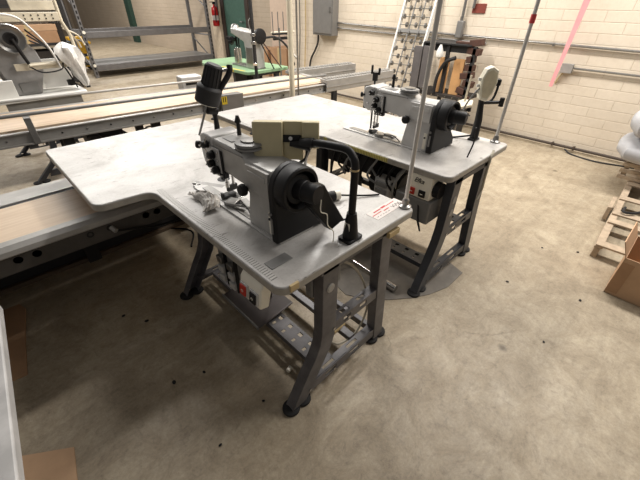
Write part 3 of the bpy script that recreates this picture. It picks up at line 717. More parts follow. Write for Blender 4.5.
    # reverse dial
    MB().lathe((-0.012, 0.138, 0.165), (-1, 0, 0.05), [(0.012, 0), (0.012, 0.006), (0.021, 0.008), (0.023, 0.014), (0.021, 0.026), (0.017, 0.030), (0.003, 0.031)], 24).build('stitch_dial', m_black, t)
    # belt guard: thin slab, wide at the foot, with a drum round the wheel
    gp = []
    for k in range(11):
        a = -0.1 + (PI + 0.15) * k / 10
        gp.append((0.062 + 0.084 * math.cos(a), 0.212 + 0.082 * math.sin(a)))
    gp += [(-0.022, 0.10), (-0.02, 0.006), (0.245, 0.006), (0.235, 0.05), (0.16, 0.13)]
    gd = MB().prism(gp, 'y', -0.034, -0.001).build('belt_guard', m_black, t, 0.008)
    MB().lathe((0.062, -0.03, 0.212), (0, -1, 0), [(0.080, 0), (0.082, 0.005), (0.080, 0.045), (0.076, 0.050), (0.066, 0.050), (0.062, 0.035), (0.060, 0.008), (0.01, 0.008)], 40).build('guard_drum', m_black, gd)
    MB().b2(-0.026, -0.022, -0.022, -0.012, 0.05, 0.11).cyl((-0.024, -0.017, 0.13), (-0.032, -0.017, 0.13), 0.006, seg=8).build('guard_latch', m_steel, gd)
    MB().lathe((0.062, -0.045, 0.212), (0, -1, 0), [(0.03, 0), (0.050, 0.004), (0.052, 0.02), (0.045, 0.024), (0.02, 0.022)], 32).build('handwheel', m_blackm, t)
    MB().lathe((0.062, -0.062, 0.212), (0.18, -1, 0.02), [(0.036, 0), (0.036, 0.03), (0.034, 0.032), (0.034, 0.075), (0.030, 0.082), (0.002, 0.083)], 30).build('synchroniser', m_black, t)
    return t

M1 = flatbed_machine('grey flatbed sewing machine on the nearest table, beneath the cream control panel', (0.606, 0.842, 0.7725), m_grey, m_greyd)
# the near machine's dropped synchroniser guard
MB().prism([(0.06, 0.245), (0.115, 0.235), (0.17, 0.14), (0.22, 0.06), (0.15, 0.04), (0.055, 0.17)], 'y', -0.135, -0.095).build('wedge_cover', m_black, M1, 0.006)
MB().tube(smooth_path([(0.08, -0.152, 0.20), (0.075, -0.156, 0.16), (0.10, -0.16, 0.14), (0.10, -0.165, 0.10), (0.13, -0.165, 0.06), (0.135, -0.16, 0.01)]), 0.0018, 6).build('thin_wire', m_ivory, M1)
MB().tube(smooth_path([(0.20, -0.13, 0.06), (0.24, -0.14, 0.05), (0.23, -0.17, 0.008), (0.19, -0.2, 0.006)]), 0.004, 6).build('cable', m_black, M1)
M2 = flatbed_machine('grey flatbed sewing machine on the second table, by the leaning skate wheels', (1.782, 0.975, 0.7725), m_greyl, m_greyd)  # lighter body grey than the near machine: stronger light put into the colour
M2.scale = (1, 1.08, 1); M2.location.y = 0.935
MB().b2(-0.002, 0.0002, 0.06, 0.072, 0.03, 0.085).build('red_label', m_redp, M2)['label'] = 'small red vertical label on the column'
MB().tube(smooth_path([(0.08, -0.2, 0.18), (0.10, -0.2, 0.10), (0.09, -0.19, 0.01)]), 0.004, 6).build('cable', m_black, M2)
# small connector block lying by the near machine
t = thing('connector_block', 'small black and white electrical plug lying behind the near machine wheel', 'plug', (0.96, 0.93, 0.7725))
MB().cyl((-0.02, 0, 0.022), (0.03, -0.02, 0.022), 0.022).build('body', m_black, t, 0.003)
MB().cyl((0.03, -0.02, 0.022), (0.05, -0.028, 0.022), 0.020).build('white_end', m_ivory, t)
MB().tube(smooth_path([(0.05, -0.028, 0.02), (0.10, -0.06, 0.012), (0.16, -0.1, 0.006), (0.205, -0.13, 0.006)]), 0.004, 6).build('lead', m_black, t)

# crumpled film strip lying on the near table
def crumple():
    mb = MB(); n, mrows = 14, 9; g = []
    rr = random.Random(3)
    for j in range(mrows):
        row = []
        for i in range(n):
            u, v = i / (n - 1), j / (mrows - 1)
            x = 0.0 + (u - 0.5) * 0.08 + 0.025 * math.sin(v * 4)
            y = (v - 0.5) * 0.26
            z = 0.012 + 0.028 * math.sin(u * PI) * math.sin(v * PI) + rr.uniform(0, 0.016)
            row.append(Vector((x + rr.uniform(-.006, .006), y + rr.uniform(-.006, .006), z)))
        g.append(row)
    bot = [[Vector((p.x, p.y, max(0.001, p.z - 0.004))) for p in row] for row in g]
    bm = mb.bm
    V = [[bm.verts.new(p) for p in row] for row in g]; B = [[bm.verts.new(p) for p in row] for row in bot]
    for j in range(mrows - 1):
        for i in range(n - 1):
            bm.faces.new((V[j][i], V[j][i + 1], V[j + 1][i + 1], V[j + 1][i])); bm.faces.new((B[j][i], B[j + 1][i], B[j + 1][i + 1], B[j][i + 1]))
    for i in range(n - 1):
        bm.faces.new((V[0][i], B[0][i], B[0][i + 1], V[0][i + 1])); bm.faces.new((V[-1][i], V[-1][i + 1], B[-1][i + 1], B[-1][i]))
    for j in range(mrows - 1):
        bm.faces.new((V[j][0], V[j + 1][0], B[j + 1][0], B[j][0])); bm.faces.new((V[j][-1], B[j][-1], B[j + 1][-1], V[j + 1][-1]))
    return mb
o = crumple().build('crumpled_wrapper', m_clear, smooth=False); o.location = (0.560, 1.275, 0.7726); o.rotation_euler = (0, 0, -0.25); o.scale = (0.85, 0.72, 0.9)
tag(o, 'crumpled clear wrapper lying on the near table left of the needle', 'wrapper')
t = thing('folding_guide', 'flat metal folder lying beside the crumpled wrapper', 'metal guide', (0.66, 1.42, 0.7726), 0.5)
MB().box((0, 0, 0.004), (0.03, 0.16, 0.006), (0, 0, 0)).box((-0.02, 0.05, 0.005), (0.05, 0.012, 0.005)).build('plate', m_steel, t, 0.001)

# ---------------------------------------------------------------- control panels on posts
def near_panel():
    t = thing('control_panel', 'large cream control unit held over the near machine by a bent black tube', 'control panel', (0.815, 0.665, 0.7725))
    MB().prism(rounded([(-0.04, -0.03), (0.04, -0.03), (0.04, 0.03), (-0.04, 0.03)], [0.01] * 4), 'z', 0, 0.012).build('base_plate', m_black, t, 0.002)
    sk = MB().lathe((0, 0, 0.01), (0, 0, 1), [(0.030, 0), (0.026, 0.03), (0.022, 0.07), (0.018, 0.10)]).build('socket', m_black, t)
    MB().b2(-0.0225, -0.021, -0.012, 0.012, 0.035, 0.075).build('maker_tag', m_ivory, sk)
    path = smooth_path([(0, 0, 0.10), (0.0, 0, 0.20), (0.0, 0.0, 0.285), (0.0, 0.012, 0.312), (0.0, 0.04, 0.33), (-0.01, 0.10, 0.33), (-0.025, 0.17, 0.325)], 6)
    MB().tube(path, 0.0135, 14).build('arm_tube', m_black, t)
    MB().cyl((-0.001, 0.0, 0.270), (-0.001, 0.0, 0.276), 0.0148).build('cable_tie', m_tape, t)
    MB().tube([(-0.025, 0.17, 0.325), (-0.04, 0.215, 0.315)], [0.017, 0.019], 12).build('clamp', m_blackm, t)
    # body
    c = Vector((-0.066, 0.275, 0.327)); rz = math.radians(-45); h = Euler((0, 0, rz))
    def P(x, y, z): return c + (h.to_matrix() @ (Euler((math.radians(-8), 0, 0)).to_matrix() @ Vector((x, y, z))))
    def bx(mb, x0, x1, y0, y1, z0, z1):
        r = [[P(x0, y0, z0), P(x1, y0, z0), P(x1, y1, z0), P(x0, y1, z0)], [P(x0, y0, z1), P(x1, y0, z1), P(x1, y1, z1), P(x0, y1, z1)]]
        return mb.loft(r)
    body = bx(MB(), -0.110, -0.005, -0.02, 0.025, -0.102, 0.055)
    hs = body.build('housing', m_cream2, t, 0.004)
    bx(MB(), -0.005, 0.064, -0.004, 0.025, -0.078, 0.055).build('recess_panel', m_cream2, t, 0.003)
    bx(MB(), 0.062, 0.122, -0.02, 0.025, -0.034, 0.055).build('right_housing', m_cream2, t, 0.004)
    bx(MB(), -0.006, 0.058, -0.012, -0.003, -0.014, 0.010).build('mounting_plate', m_black, t, 0.001)
    pm = MB(); a, b = P(0.022, -0.012, 0.0), P(0.022, -0.018, 0.0); pm.cyl(a, b, 0.007, seg=12); pm.build('screw', m_chrome, t)
    for x, z in ((-0.095, -0.03), (0.105, -0.015)):
        a, b = P(x, -0.019, z), P(x, -0.022, z); MB().cyl(a, b, 0.006, seg=12).build('screw_hole', m_black, t)
    # dark bracket from the tube to the plate
    MB().tube([(-0.04, 0.215, 0.315), tuple(P(0.09, -0.03, -0.022)), tuple(P(0.02, -0.022, -0.018))], [0.018, 0.020, 0.008], 12).build('bracket', m_black, t)
    for k in range(2):
        MB().tube(smooth_path([tuple(P(0.08 + 0.012 * k, -0.01, -0.03)), tuple(P(0.075, -0.005, -0.07)), tuple(P(0.05 + k * 0.02, 0.02, -0.10)), tuple(P(0.055, 0.06, -0.16))]), 0.006, 7).build('cable', m_greyl if k else m_blackm, t)
near_panel()

def far_panel():
    t = thing('control_panel', 'cream control unit seen side on, on a black post at the second table', 'control panel', (2.215, 0.855, 0.7725))
    MB().b2(-0.035, 0.035, -0.025, 0.025, 0, 0.012).build('base_plate', m_black, t, 0.002)
    MB().tube([(0, 0, 0.01), (0, 0, 0.12), (-0.01, 0.01, 0.24)], [0.026, 0.022, 0.016], 14).build('post', m_black, t)
    MB().tube([(0.0, 0, 0.225), (0.10, -0.07, 0.225)], 0.010, 10).cyl((0.10, -0.07, 0.20), (0.10, -0.07, 0.25), 0.014).build('cross_arm', m_black, t)
    MB().tube(smooth_path([(0.03, -0.02, 0.225), (0.06, -0.03, 0.25), (0.08, -0.03, 0.31), (0.075, -0.02, 0.34)]), 0.007, 8).build('hook', m_black, t)
    MB().box((0.07, -0.02, 0.335), (0.05, 0.04, 0.035), (0, 0, 0.6)).build('clip', m_black, t, 0.004)
    # side-on body: polygon in a vertical plane, thin axis towards the camera right
    pr = [(-0.035, 0.0), (-0.05, 0.05), (-0.052, 0.12), (-0.035, 0.165), (0.0, 0.18), (0.035, 0.16), (0.045, 0.10), (0.03, 0.03), (0.005, -0.01)]
    c = Vector((0.0, 0.0, 0.245)); ex = Vector((0.72, -0.69, 0)); ey = Vector((0.69, 0.72, 0))
    def ring(d, k=1.0): return [c + ex * (x * 0.95 * k) + ey * d + Vector((0, 0, 0.085 + (z - 0.085) * k)) for x, z in pr]
    MB().loft([ring(-0.022, 0.94), ring(-0.018), ring(0.028), ring(0.032, 0.94)]).build('housing', m_cream, t, 0.004)
    MB().loft([ring(-0.0222, 0.82), ring(-0.0235, 0.8)]).build('side_plate', mat('soft_cream', (216, 206, 178), 0.5), t)
    for k in range(3): MB().box(c + ex * -0.05 + ey * (0.0) + Vector((0, 0, 0.04 + k * 0.035)), (0.012, 0.03, 0.016), (0, 0, 0.8)).build('key', m_white, t, 0.002)
    MB().tube(smooth_path([(-0.03, 0.02, 0.32), (-0.07, 0.05, 0.26), (-0.09, 0.07, 0.18), (-0.05, 0.04, 0.15)]), 0.005, 7).build('cable', m_greyd, t)
    MB().tube(smooth_path([(0.0, 0.0, 0.03), (-0.06, 0.10, 0.006), (-0.12, 0.16, 0.006), (-0.16, 0.25, 0.006)]), 0.006, 7).build('ground_cable', m_blackm, t)
far_panel()

# work lamp clipped behind the near machine head
def lamp():
    t = thing('work_lamp', 'black cylindrical work lamp standing behind the near machine head', 'lamp', (0.74, 1.42, 0.7725))
    MB().lathe((0, 0, 0), (0, 0, 1), [(0.03, 0), (0.03, 0.008), (0.012, 0.012), (0.008, 0.03)]).build('base', m_black, t)
    MB().tube([(0, 0, 0.02), (0.005, -0.0, 0.20), (0.01, 0.0, 0.27)], 0.006, 8).build('post', m_black, t)
    MB().cyl((0.01, 0, 0.245), (0.012, 0, 0.32), 0.013, 0.008).build('sleeve', m_black, t)
    MB().tube([(-0.075, 0.01, 0.235), (-0.02, 0.01, 0.345), (0.03, 0.0, 0.46)], 0.005, 8).build('thin_arm', m_steel, t)
    MB().tube(smooth_path([(0.01, 0, 0.31), (0.0, 0.0, 0.34), (0.03, -0.02, 0.40), (0.085, -0.035, 0.47), (0.095, -0.03, 0.50)]), 0.012, 10).build('bracket_arm', m_black, t)
    MB().cyl((-0.02, 0.0, 0.335), (0.02, 0.0, 0.325), 0.018).build('joint', m_black, t)
    ax = Vector((0.30, -0.24, 1)).normalized(); c = Vector((-0.012, 0.012, 0.362))
    hd = MB().lathe(c, ax, [(0.048, 0), (0.051, 0.004), (0.052, 0.062), (0.046, 0.070), (0.036, 0.074), (0.033, 0.15), (0.028, 0.156), (0.002, 0.157)], 36).build('lamp_head', m_blackm, t)
    for k in range(14):
        a = 2 * PI * k / 14; e1 = ax.orthogonal().normalized(); e2 = ax.cross(e1)
        dd = e1 * math.cos(a) + e2 * math.sin(a)
        MB().tube([c + ax * 0.074 + dd * 0.036, c + ax * 0.148 + dd * 0.033], 0.003, 6).build('cooling_rib', m_black, hd)
    MB().lathe(c, -ax, [(0.045, -0.002), (0.045, 0.003), (0.002, 0.004)], 24).build('lens', m_ivory, hd)
    MB().tube([(0.02, 0.0, 0.475), (0.085, -0.03, 0.485)], 0.007, 8).build('hinge_pin', m_steel, t)
lamp()
# spool pin rod behind machine 2 head (black thread stand)
t = thing('thread_guide', 'black upright thread guide behind the second machine head', 'thread guide', (1.90, 1.44, 0.7725))
MB().cyl((0, 0, 0), (0, 0, 0.33), 0.006).build('post', m_black, t)
MB().box((0, 0, 0.33), (0.02, 0.03, 0.05)).box((0.012, -0.02, 0.36), (0.012, 0.012, 0.04)).box((-0.01, 0.02, 0.37), (0.012, 0.012, 0.05)).build('guide_head', m_black, t, 0.003)

# ---------------------------------------------------------------- under and around the tables
def mat_sheet():
    pts = [(1.20, 0.98), (1.27, 0.85), (1.36, 0.765), (1.47, 0.68), (1.58, 0.62), (1.72, 0.575), (1.92, 0.575), (1.98, 0.75), (1.80, 1.15), (1.47, 1.38), (1.24, 1.20)]
    return MB().prism(pts, 'z', 0.0, 0.004)
tag(mat_sheet().build('floor_sheet', m_mat), 'grey round-edged sheet lying on the floor between the tables', 'floor sheet')
t = thing('knee_lever', 'chrome rod with a knurled end lying on the grey floor sheet', 'rod', (1.44, 0.84, 0.03), 0)
MB().cyl((0.02, 0.32, 0.0), (0.0, 0.03, 0.0), 0.010).build('rod', m_chrome, t)
MB().cyl((0, 0.03, 0), (-0.003, -0.06, 0), 0.022).cyl((0, 0.045, 0), (0, 0.03, 0), 0.027).build('knurled_end', m_chrome, t, 0.002)
t = thing('cable', 'black cable trailing on the floor behind the near table', 'cable', (0.75, 2.1, 0))
MB().tube(smooth_path([(0, 0, 0.006), (0.1, 0.2, 0.006), (-0.05, 0.45, 0.006), (0.15, 0.75, 0.006)]), 0.006, 7).build('sheath', m_black, t)
t = thing('cotton_scrap', 'small white scrap on the floor left of the near table leg', 'scrap', (0.607, 0.815, 0.0))
MB().cyl((-0.014, 0, 0.012), (0.012, 0.008, 0.012), 0.0115).build('roll', m_ivory, t, 0.003)
rr = random.Random(11)
for x, y in ((0.30, 1.10), (0.17, 1.15), (2.05, 0.33), (2.62, 0.30), (2.75, 0.10), (1.7, 0.0), (0.42, 0.78), (0.15, 1.75), (0.23, 1.62), (0.62, 0.70), (0.18, 0.75), (2.2, -0.05)):
    t = MB().sph((0, 0, 0.004), 0.005 + rr.random() * 0.004, (1.4, 1, 0.5), 8).build('debris', m_black)
    t.location = (x, y, 0); t.rotation_euler = (0, 0, rr.random() * 3)
    tag(t, 'tiny dark crumb of debris on the concrete floor', 'debris', 'dark crumbs on the floor')

# white slender pole behind the second table
t = thing('support_pole', 'thick cream painted pole rising behind the second table', 'pole', (2.35, 2.79, 0))
MB().cyl((0, 0, 0), (0, 0, 2.6), 0.026).build('pole', m_pole, t)
MB().lathe((0, 0, 0), (0, 0, 1), [(0.06, 0), (0.06, 0.01), (0.03, 0.015), (0.03, 0.05)]).build('floor_flange', m_steel, t)
t = thing('support_pole', 'thin steel pole right beside the thick cream pole', 'pole', (2.44, 2.80, 0))
MB().cyl((0, 0, 0), (0, 0, 2.6), 0.009).build('pole', m_steel, t)
MB().lathe((0, 0, 0), (0, 0, 1), [(0.04, 0), (0.04, 0.008), (0.012, 0.012), (0.012, 0.03)]).build('floor_flange', m_steel, t)

# ---------------------------------------------------------------- skate wheel section leaning on the wall
def skate():
    t = thing('skate_wheel_conveyor', 'tall section of skate wheel conveyor leaning against the cream wall', 'conveyor', (4.47, 3.08, 0))
    t.rotation_euler = (0.0, 0.295, 0)
    L_ = 1.93
    for y in (0.24, -0.24):
        MB().b2(-0.03, 0.03, y - 0.011, y + 0.011, 0, L_).build('side_rail', m_white, t, 0.003)
    for y in (0.075, -0.075):
        MB().b2(0.002, 0.012, y - 0.008, y + 0.008, 0, L_).build('centre_strap', m_steel, t)
    ax0 = MB().cyl((0, -0.24, 0), (0, 0.24, 0), 0.005, seg=8).build('axle', m_steel, t)
    wh = MB().lathe((0, 0, 0), (0, 1, 0), [(0.008, -0.014), (0.02, -0.011), (0.031, -0.009), (0.031, 0.009), (0.02, 0.011), (0.008, 0.014)], 20).build('skate_wheel', m_steel, t)
    n = 19; first = True; firstw = True
    for i in range(n):
        z = 0.07 + i * 0.10
        a = ax0 if first else ax0.copy()
        if not first: COL.objects.link(a)
        first = False
        a.location = (0, 0, z)
        off = 0.04 if i % 2 else -0.03
        for y in (0.15 + off, off, -0.15 + off):
            q = wh if firstw else wh.copy()
            if not firstw: COL.objects.link(q)
            firstw = False
            q.location = (-0.006, y, z)
    MB().b2(-0.02, 0.02, -0.23, 0.23, 1.17, 1.21).build('cross_brace', m_galv, t, 0.003)
skate()

# ---------------------------------------------------------------- scrap shelf against the wall behind machine 2
def scrap():
    t = thing('scrap_shelf', 'dark steel shelf stand against the wall behind the second machine', 'shelf', (4.72, 2.36, 0))
    for y in (0.34, 0.0, -0.34):
        MB().b2(-0.17, -0.13, y - 0.02, y + 0.02, 0, 1.05).build('post', m_blackm, t)
    MB().b2(-0.19, 0.2, -0.30, 0.34, 1.05, 1.065).build('shelf', m_blackm, t)
    MB().b2(-0.15, -0.13, -0.34, 0.34, 0.97, 1.05).build('front_rail', m_blackm, t)
    MB().b2(-0.19, 0.2, -0.36, 0.36, 0.44, 0.48).build('shelf', m_dark, t)
    for k in range(7): MB().cyl((-0.20, -0.30 + k * 0.1, 0.46), (-0.19, -0.30 + k * 0.1, 0.46), 0.01, seg=8).build('bolt', m_chrome, t)
    MB().tube(smooth_path([(-0.19, 0.08, 0.48), (-0.2, 0.06, 0.7), (-0.2, -0.02, 0.86), (-0.2, -0.14, 0.92)]), 0.022, 8).build('curved_brace', m_blackm, t)
    t2 = thing('panel_sheet', 'grey metal panel standing on the scrap shelf beside the orange boards', 'panel', (4.56, 2.60, 0.02))
    MB().box((-0.06, 0.0, 0.75), (0.02, 0.14, 0.50)).box((-0.05, 0.15, 0.72), (0.02, 0.12, 0.54)).build('sheet', mat('dull_panel', (98, 93, 92), 0.6), t2, 0.004)
    for k, (y, l) in enumerate(((2.40, 'orange wooden board on the scrap shelf, nearest the grey panel'), (2.20, 'orange wooden board on the scrap shelf, right of the black brace'))):
        tb = thing('board', l, 'board', (4.60, y, 0.482)); MB().b2(0, 0.02, -0.07, 0.07, 0, 0.42).build('plank', m_orange, tb, 0.003)
    tb = thing('timber_block', 'dark brown splintered timber stacked at the right end of the scrap shelf', 'timber', (4.58, 2.05, 0.0))
    r2 = random.Random(5)
    for k in range(8):
        MB().box((0.02, r2.uniform(-0.03, 0.03), 0.46 + 0.09 * k), (0.10, 0.09 + r2.random() * 0.07, 0.07), (r2.uniform(-.2, .2), 0, 0)).build('offcut', m_woodd, tb, 0.004)
    MB().b2(0.0, 0.12, -0.05, 0.05, 0, 0.43).build('offcut', m_dark, tb)
    tb = thing('timber_block', 'dark red-brown board lying along the top of the scrap shelf', 'timber', (4.60, 2.20, 1.065))
    MB().b2(0, 0.08, -0.12, 0.10, 0, 0.025).build('offcut', m_woodd, tb, 0.004)
    tb = thing('paper_cup', 'white pointed paper cone hanging in front of the orange board', 'paper cone', (4.47, 2.42, 1.03))
    MB().lathe((0, 0, 0), (0, 0, -1), [(0.012, -0.02), (0.045, 0.06), (0.040, 0.11), (0.002, 0.15)], 20).build('cone', m_white, tb)
scrap()
# low cream bracket machine part behind machine 2 wheel
t = thing('folder_stand', 'cream metal bracket with an upright rod behind the second machine wheel', 'bracket', (2.64, 1.19, 0.85))
MB().cyl((0, 0, -0.85), (0, 0, 0), 0.015).build('stem', m_steel, t)
MB().lathe((0, 0, -0.85), (0, 0, 1), [(0.12, 0), (0.12, 0.012), (0.02, 0.02)]).build('foot', m_blackm, t)
MB().prism([(-0.10, -0.06), (0.02, -0.09), (0.16, -0.03), (0.14, 0.04), (0.0, 0.05), (-0.09, 0.03)], 'z', 0.0, 0.02).build('plate', m_beige, t, 0.004)
MB().cyl((0.08, 0.0, 0.02), (0.09, 0.0, 0.20), 0.007).build('rod', m_beige, t)
MB().cyl((0.02, -0.07, -0.03), (0.02, -0.07, 0.0), 0.018).build('knob', m_black, t)

# ---------------------------------------------------------------- right side: bags, pallet, box
def bag(label, loc, sx, sy, sz, seed):
    r2 = random.Random(seed); mb = MB(); bm = mb.bm
    bmesh.ops.create_uvsphere(bm, u_segments=28, v_segments=18, radius=1)
    for v in bm.verts:
        p = v.co
        q = Vector((math.copysign(abs(p.x) ** 0.55, p.x), math.copysign(abs(p.y) ** 0.55, p.y), math.copysign(abs(p.z) ** 0.75, p.z)))
        wob = 1 + 0.03 * math.sin(5 * p.x + seed) * math.cos(6 * p.y + seed) + 0.02 * math.sin(13 * p.y)
        v.co = Vector((q.x * sx * wob, q.y * sy * wob, q.z * sz * wob))
    o = mb.build('fabric_bundle', m_bag, smooth=True); o.location = loc
    tag(o, label, 'bundle', 'stuffed grey bundles at the right edge'); return o
bag('lower stuffed grey fabric bundle resting on the far end of the pallets', (4.35, -0.13, 0.40), 0.40, 0.42, 0.10, 1)
bag('upper stuffed grey fabric bundle lying on top of the other bundle', (4.33, -0.14, 0.628), 0.38, 0.42, 0.125, 4)

t = thing('pallet', 'pale wooden slatted pallet on the floor beside the cardboard box', 'pallet', (2.77, 0.03, 0), 0.03)
MB().b2(0, 1.95, -0.035, 0, 0, 0.075).b2(0, 1.95, -0.045, 0.005, 0.075, 0.09).build('runner', m_wood, t, 0.003)
MB().b2(0, 1.95, -0.62, -0.585, 0, 0.09).build('runner', m_wood, t, 0.003)
for k, x in enumerate((0.0, 0.42, 0.60, 0.95, 1.35, 1.86)):
    MB().b2(x, x + 0.08, -0.62, 0.0, 0.09, 0.105).build('slat', m_wood, t, 0.003)
MB().box((0.80, 0.03, 0.06), (0.34, 0.03, 0.11), (0, 0.1, 0.0)).build('side_block', m_wood, t, 0.003)
t = thing('wooden_crate', 'small pale wooden crate standing under the grey bundles', 'crate', (4.45, -0.1, 0.108))
for z in (0.0, 0.06, 0.12):
    MB().b2(-0.24, -0.22, -0.34, 0.28, z, z + 0.035).build('slat', m_wood, t, 0.003)
    MB().b2(0.22, 0.24, -0.34, 0.28, z, z + 0.035).build('slat', m_wood, t, 0.003)
for x in (-0.20, 0.20):
    for y in (-0.3, 0.24): MB().b2(x - 0.02, x + 0.02, y - 0.02, y + 0.02, 0.0, 0.17).build('post', m_wood, t)
MB().b2(-0.24, 0.24, -0.34, 0.28, 0.17, 0.19).build('top_board', m_wood, t)
t = thing('cardboard_scrap', 'dark torn strip lying on the pallet slats', 'scrap', (3.45, -0.08, 0.11), 0.3)
MB().tube(smooth_path([(0.1, -0.1, 0.02), (0, 0, 0.012), (-0.03, 0.08, 0.02), (0.08, 0.05, 0.012)]), 0.010, 6).build('strip', m_blackm, t)

t = thing('cardboard_box', 'open brown cardboard box with raised flaps at the right edge', 'box', (2.40, -0.13, 0), -0.02)
bxm = MB(); wx, wy, hh, th = 0.34, 0.55, 0.27, 0.005
bxm.b2(0, wx, -wy, 0, 0, th).b2(0, th, -wy, 0, 0, hh).b2(wx - th, wx, -wy, 0, 0, hh).b2(0, wx, -th, 0, 0, hh).b2(0, wx, -wy, -wy + th, 0, hh)
bxm.build('body', m_card, t)
MB().box((0.17, 0.02, hh + 0.045), (0.33, 0.10, 0.005), (1.15, 0, 0)).build('flap', m_card, t)
MB().box((wx + 0.06, -0.28, hh + 0.04), (0.14, 0.53, 0.005), (0, -0.5, 0)).build('flap', m_card, t)
MB().b2(-0.002, 0.0, -0.06, -0.0, 0.02, hh - 0.03).build('corner_tape', m_card2, t)

# ---------------------------------------------------------------- bottom left: white panel and cardboard pieces
t = thing('worktable', 'edge of a white worktable at the lower left corner', 'table', (-0.168, 1.17, 0), math.radians(-4.0))
MB().prism(rounded([(0, 0), (0, -1.3), (-1.0, -1.3), (-1.0, 0)], [0.02] * 4), 'z', 0.742, 0.775).build('tabletop', mat('worktable_grey', (186, 184, 182), 0.5), t, 0.004)
MB().b2(-0.004, -0.001, -1.27, -0.02, 0.745, 0.772).build('edge_band', m_greyl, t)
for x in (-0.5, -0.9):
    for y in (-0.3, -1.2): MB().b2(x - 0.02, x + 0.02, y - 0.02, y + 0.02, 0, 0.742).build('leg', m_stand, t)
def sheet(label, pts, z0, th, material):
    c = Vector((sum(p[0] for p in pts) / len(pts), sum(p[1] for p in pts) / len(pts)))
    o = MB().prism([(p[0] - c.x, p[1] - c.y) for p in pts], 'z', z0, z0 + th).build('cardboard_sheet', material, smooth=False)
    o.location = (c.x, c.y, 0); tag(o, label, 'cardboard'); return o
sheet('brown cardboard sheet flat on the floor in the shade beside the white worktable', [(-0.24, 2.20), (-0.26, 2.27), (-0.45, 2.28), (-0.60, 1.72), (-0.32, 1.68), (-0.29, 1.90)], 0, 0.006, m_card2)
sheet('brown cardboard sheet flat on the floor at the bottom left corner', [(-0.25, 1.155), (-0.42, 1.27), (-0.70, 1.0), (-0.55, 0.75), (-0.28, 0.98)], 0, 0.006, m_card)

# ---------------------------------------------------------------- left background machine
def wheel_machine():
    t = thing('sewing_machine', 'pale machine with a large handwheel on the white table at far left', 'sewing machine', (0.16, 4.15, 0.77))
    # column in x-z plane, leaning sides
    MB().prism([(0.17, 0.0), (0.36, 0.0), (0.44, 0.22), (0.42, 0.36), (0.34, 0.50), (-0.2, 0.52), (-0.25, 0.30), (0.10, 0.24)], 'y', 0.10, 0.32).build('casting', mat('dull_grey_casting', (150, 148, 146), 0.5), t, 0.02)
    MB().prism([(0.175, 0.0), (0.365, 0.0), (0.46, 0.23), (0.44, 0.34), (0.36, 0.46), (0.10, 0.48), (0.12, 0.25)], 'y', 0.02, 0.10).build('side_cover', mat('dull_grey_casting', (150, 148, 146), 0.5), t, 0.01)
    MB().b2(0.22, 0.36, 0.012, 0.022, 0.02, 0.10).build('base_panel', m_greyd, t, 0.004)
    MB().lathe((0.295, 0.0, 0.44), (0, -1, 0), [(0.098, 0), (0.108, 0.008), (0.108, 0.028), (0.100, 0.035), (0.088, 0.028), (0.07, 0.018), (0.04, 0.018), (0.02, 0.03), (0.002, 0.03)], 40).build('handwheel', m_steel, t)
    MB().lathe((0.295, -0.03, 0.44), (0, -1, 0), [(0.048, 0), (0.048, 0.025), (0.036, 0.025), (0.036, 0.012), (0.002, 0.012)], 30).build('hub', m_black, t)
    MB().tube([(0.300, -0.05, 0.44), (0.345, -0.05, 0.25)], [0.016, 0.013], 10).build('crank', m_black, t)
    MB().tube([(0.34, -0.07, 0.24), (0.68, -0.02, 0.24)], 0.012, 10).build('rod', m_beige, t)
    # beige attachment frame
    MB().b2(0.2, 0.70, -0.03, -0.01, 0.555, 0.62).build('frame_bar', m_beige, t, 0.003)
    MB().b2(0.40, 0.74, 0.12, 0.14, 0.63, 0.70).build('frame_bar', m_beige, t, 0.003)
    MB().b2(0.22, 0.70, 0.02, 0.04, 0.72, 0.75).build('frame_bar', m_beige, t, 0.003)
    for k in range(5):
        for dz in (0.575, 0.60): MB().cyl((0.45 + k * 0.05, -0.03, dz), (0.45 + k * 0.05, -0.033, dz), 0.006, seg=8).build('hole', m_black, t)
    MB().tube([(0.71, 0.0, 0.76), (0.71, 0.0, 0.55), (0.74, 0.0, 0.45), (0.75, 0.0, 0.10)], 0.014, 8).build('frame_post', m_beige, t)
    MB().b2(0.24, 0.74, -0.03, -0.015, 0.20, 0.255).build('frame_bar', m_beige, t, 0.003)
    MB().tube(smooth_path([(0.10, -0.1, 0.62), (0.36, -0.08, 0.60), (0.46, -0.08, 0.50), (0.53, -0.08, 0.36), (0.57, -0.06, 0.18)]), 0.008, 8).build('hose', m_plast, t)
    MB().tube(smooth_path([(0.2, 0.0, 0.72), (0.10, 0.0, 0.66), (0.28, 0.0, 0.62), (0.38, 0.0, 0.58)]), 0.010, 8).build('hose', m_plast, t)
    for k in range(3):
        MB().tube(smooth_path([(0.42, 0.0, 0.50 - 0.04 * k), (0.55, 0.02, 0.34), (0.62 + 0.03 * k, 0.03, 0.16), (0.66 + 0.05 * k, 0.05, 0.01)]), 0.007, 7).build('cable', m_black, t)
    MB().tube(smooth_path([(0.34, -0.05, 0.23), (0.42, -0.08, 0.18), (0.56, -0.07, 0.19), (0.6, -0.04, 0.24)]), 0.006, 7).build('cable', m_black, t)
    MB().box((0.62, 0.04, 0.06), (0.05, 0.05, 0.05), (0, 0, 0.3)).build('valve', m_black, t, 0.005)
    MB().b2(0.42, 0.66, 0.12, 0.135, 0.02, 0.26).build('backing_board', m_white, t)
    MB().tube(smooth_path([(0.70, 0, 0.5), (0.80, 0.0, 0.44), (0.83, 0.0, 0.36)]), 0.008, 6).tube(smooth_path([(0.70, 0, 0.52), (0.78, 0.02, 0.40), (0.80, 0.02, 0.34)]), 0.008, 6).build('strap', m_beige, t)
wheel_machine()
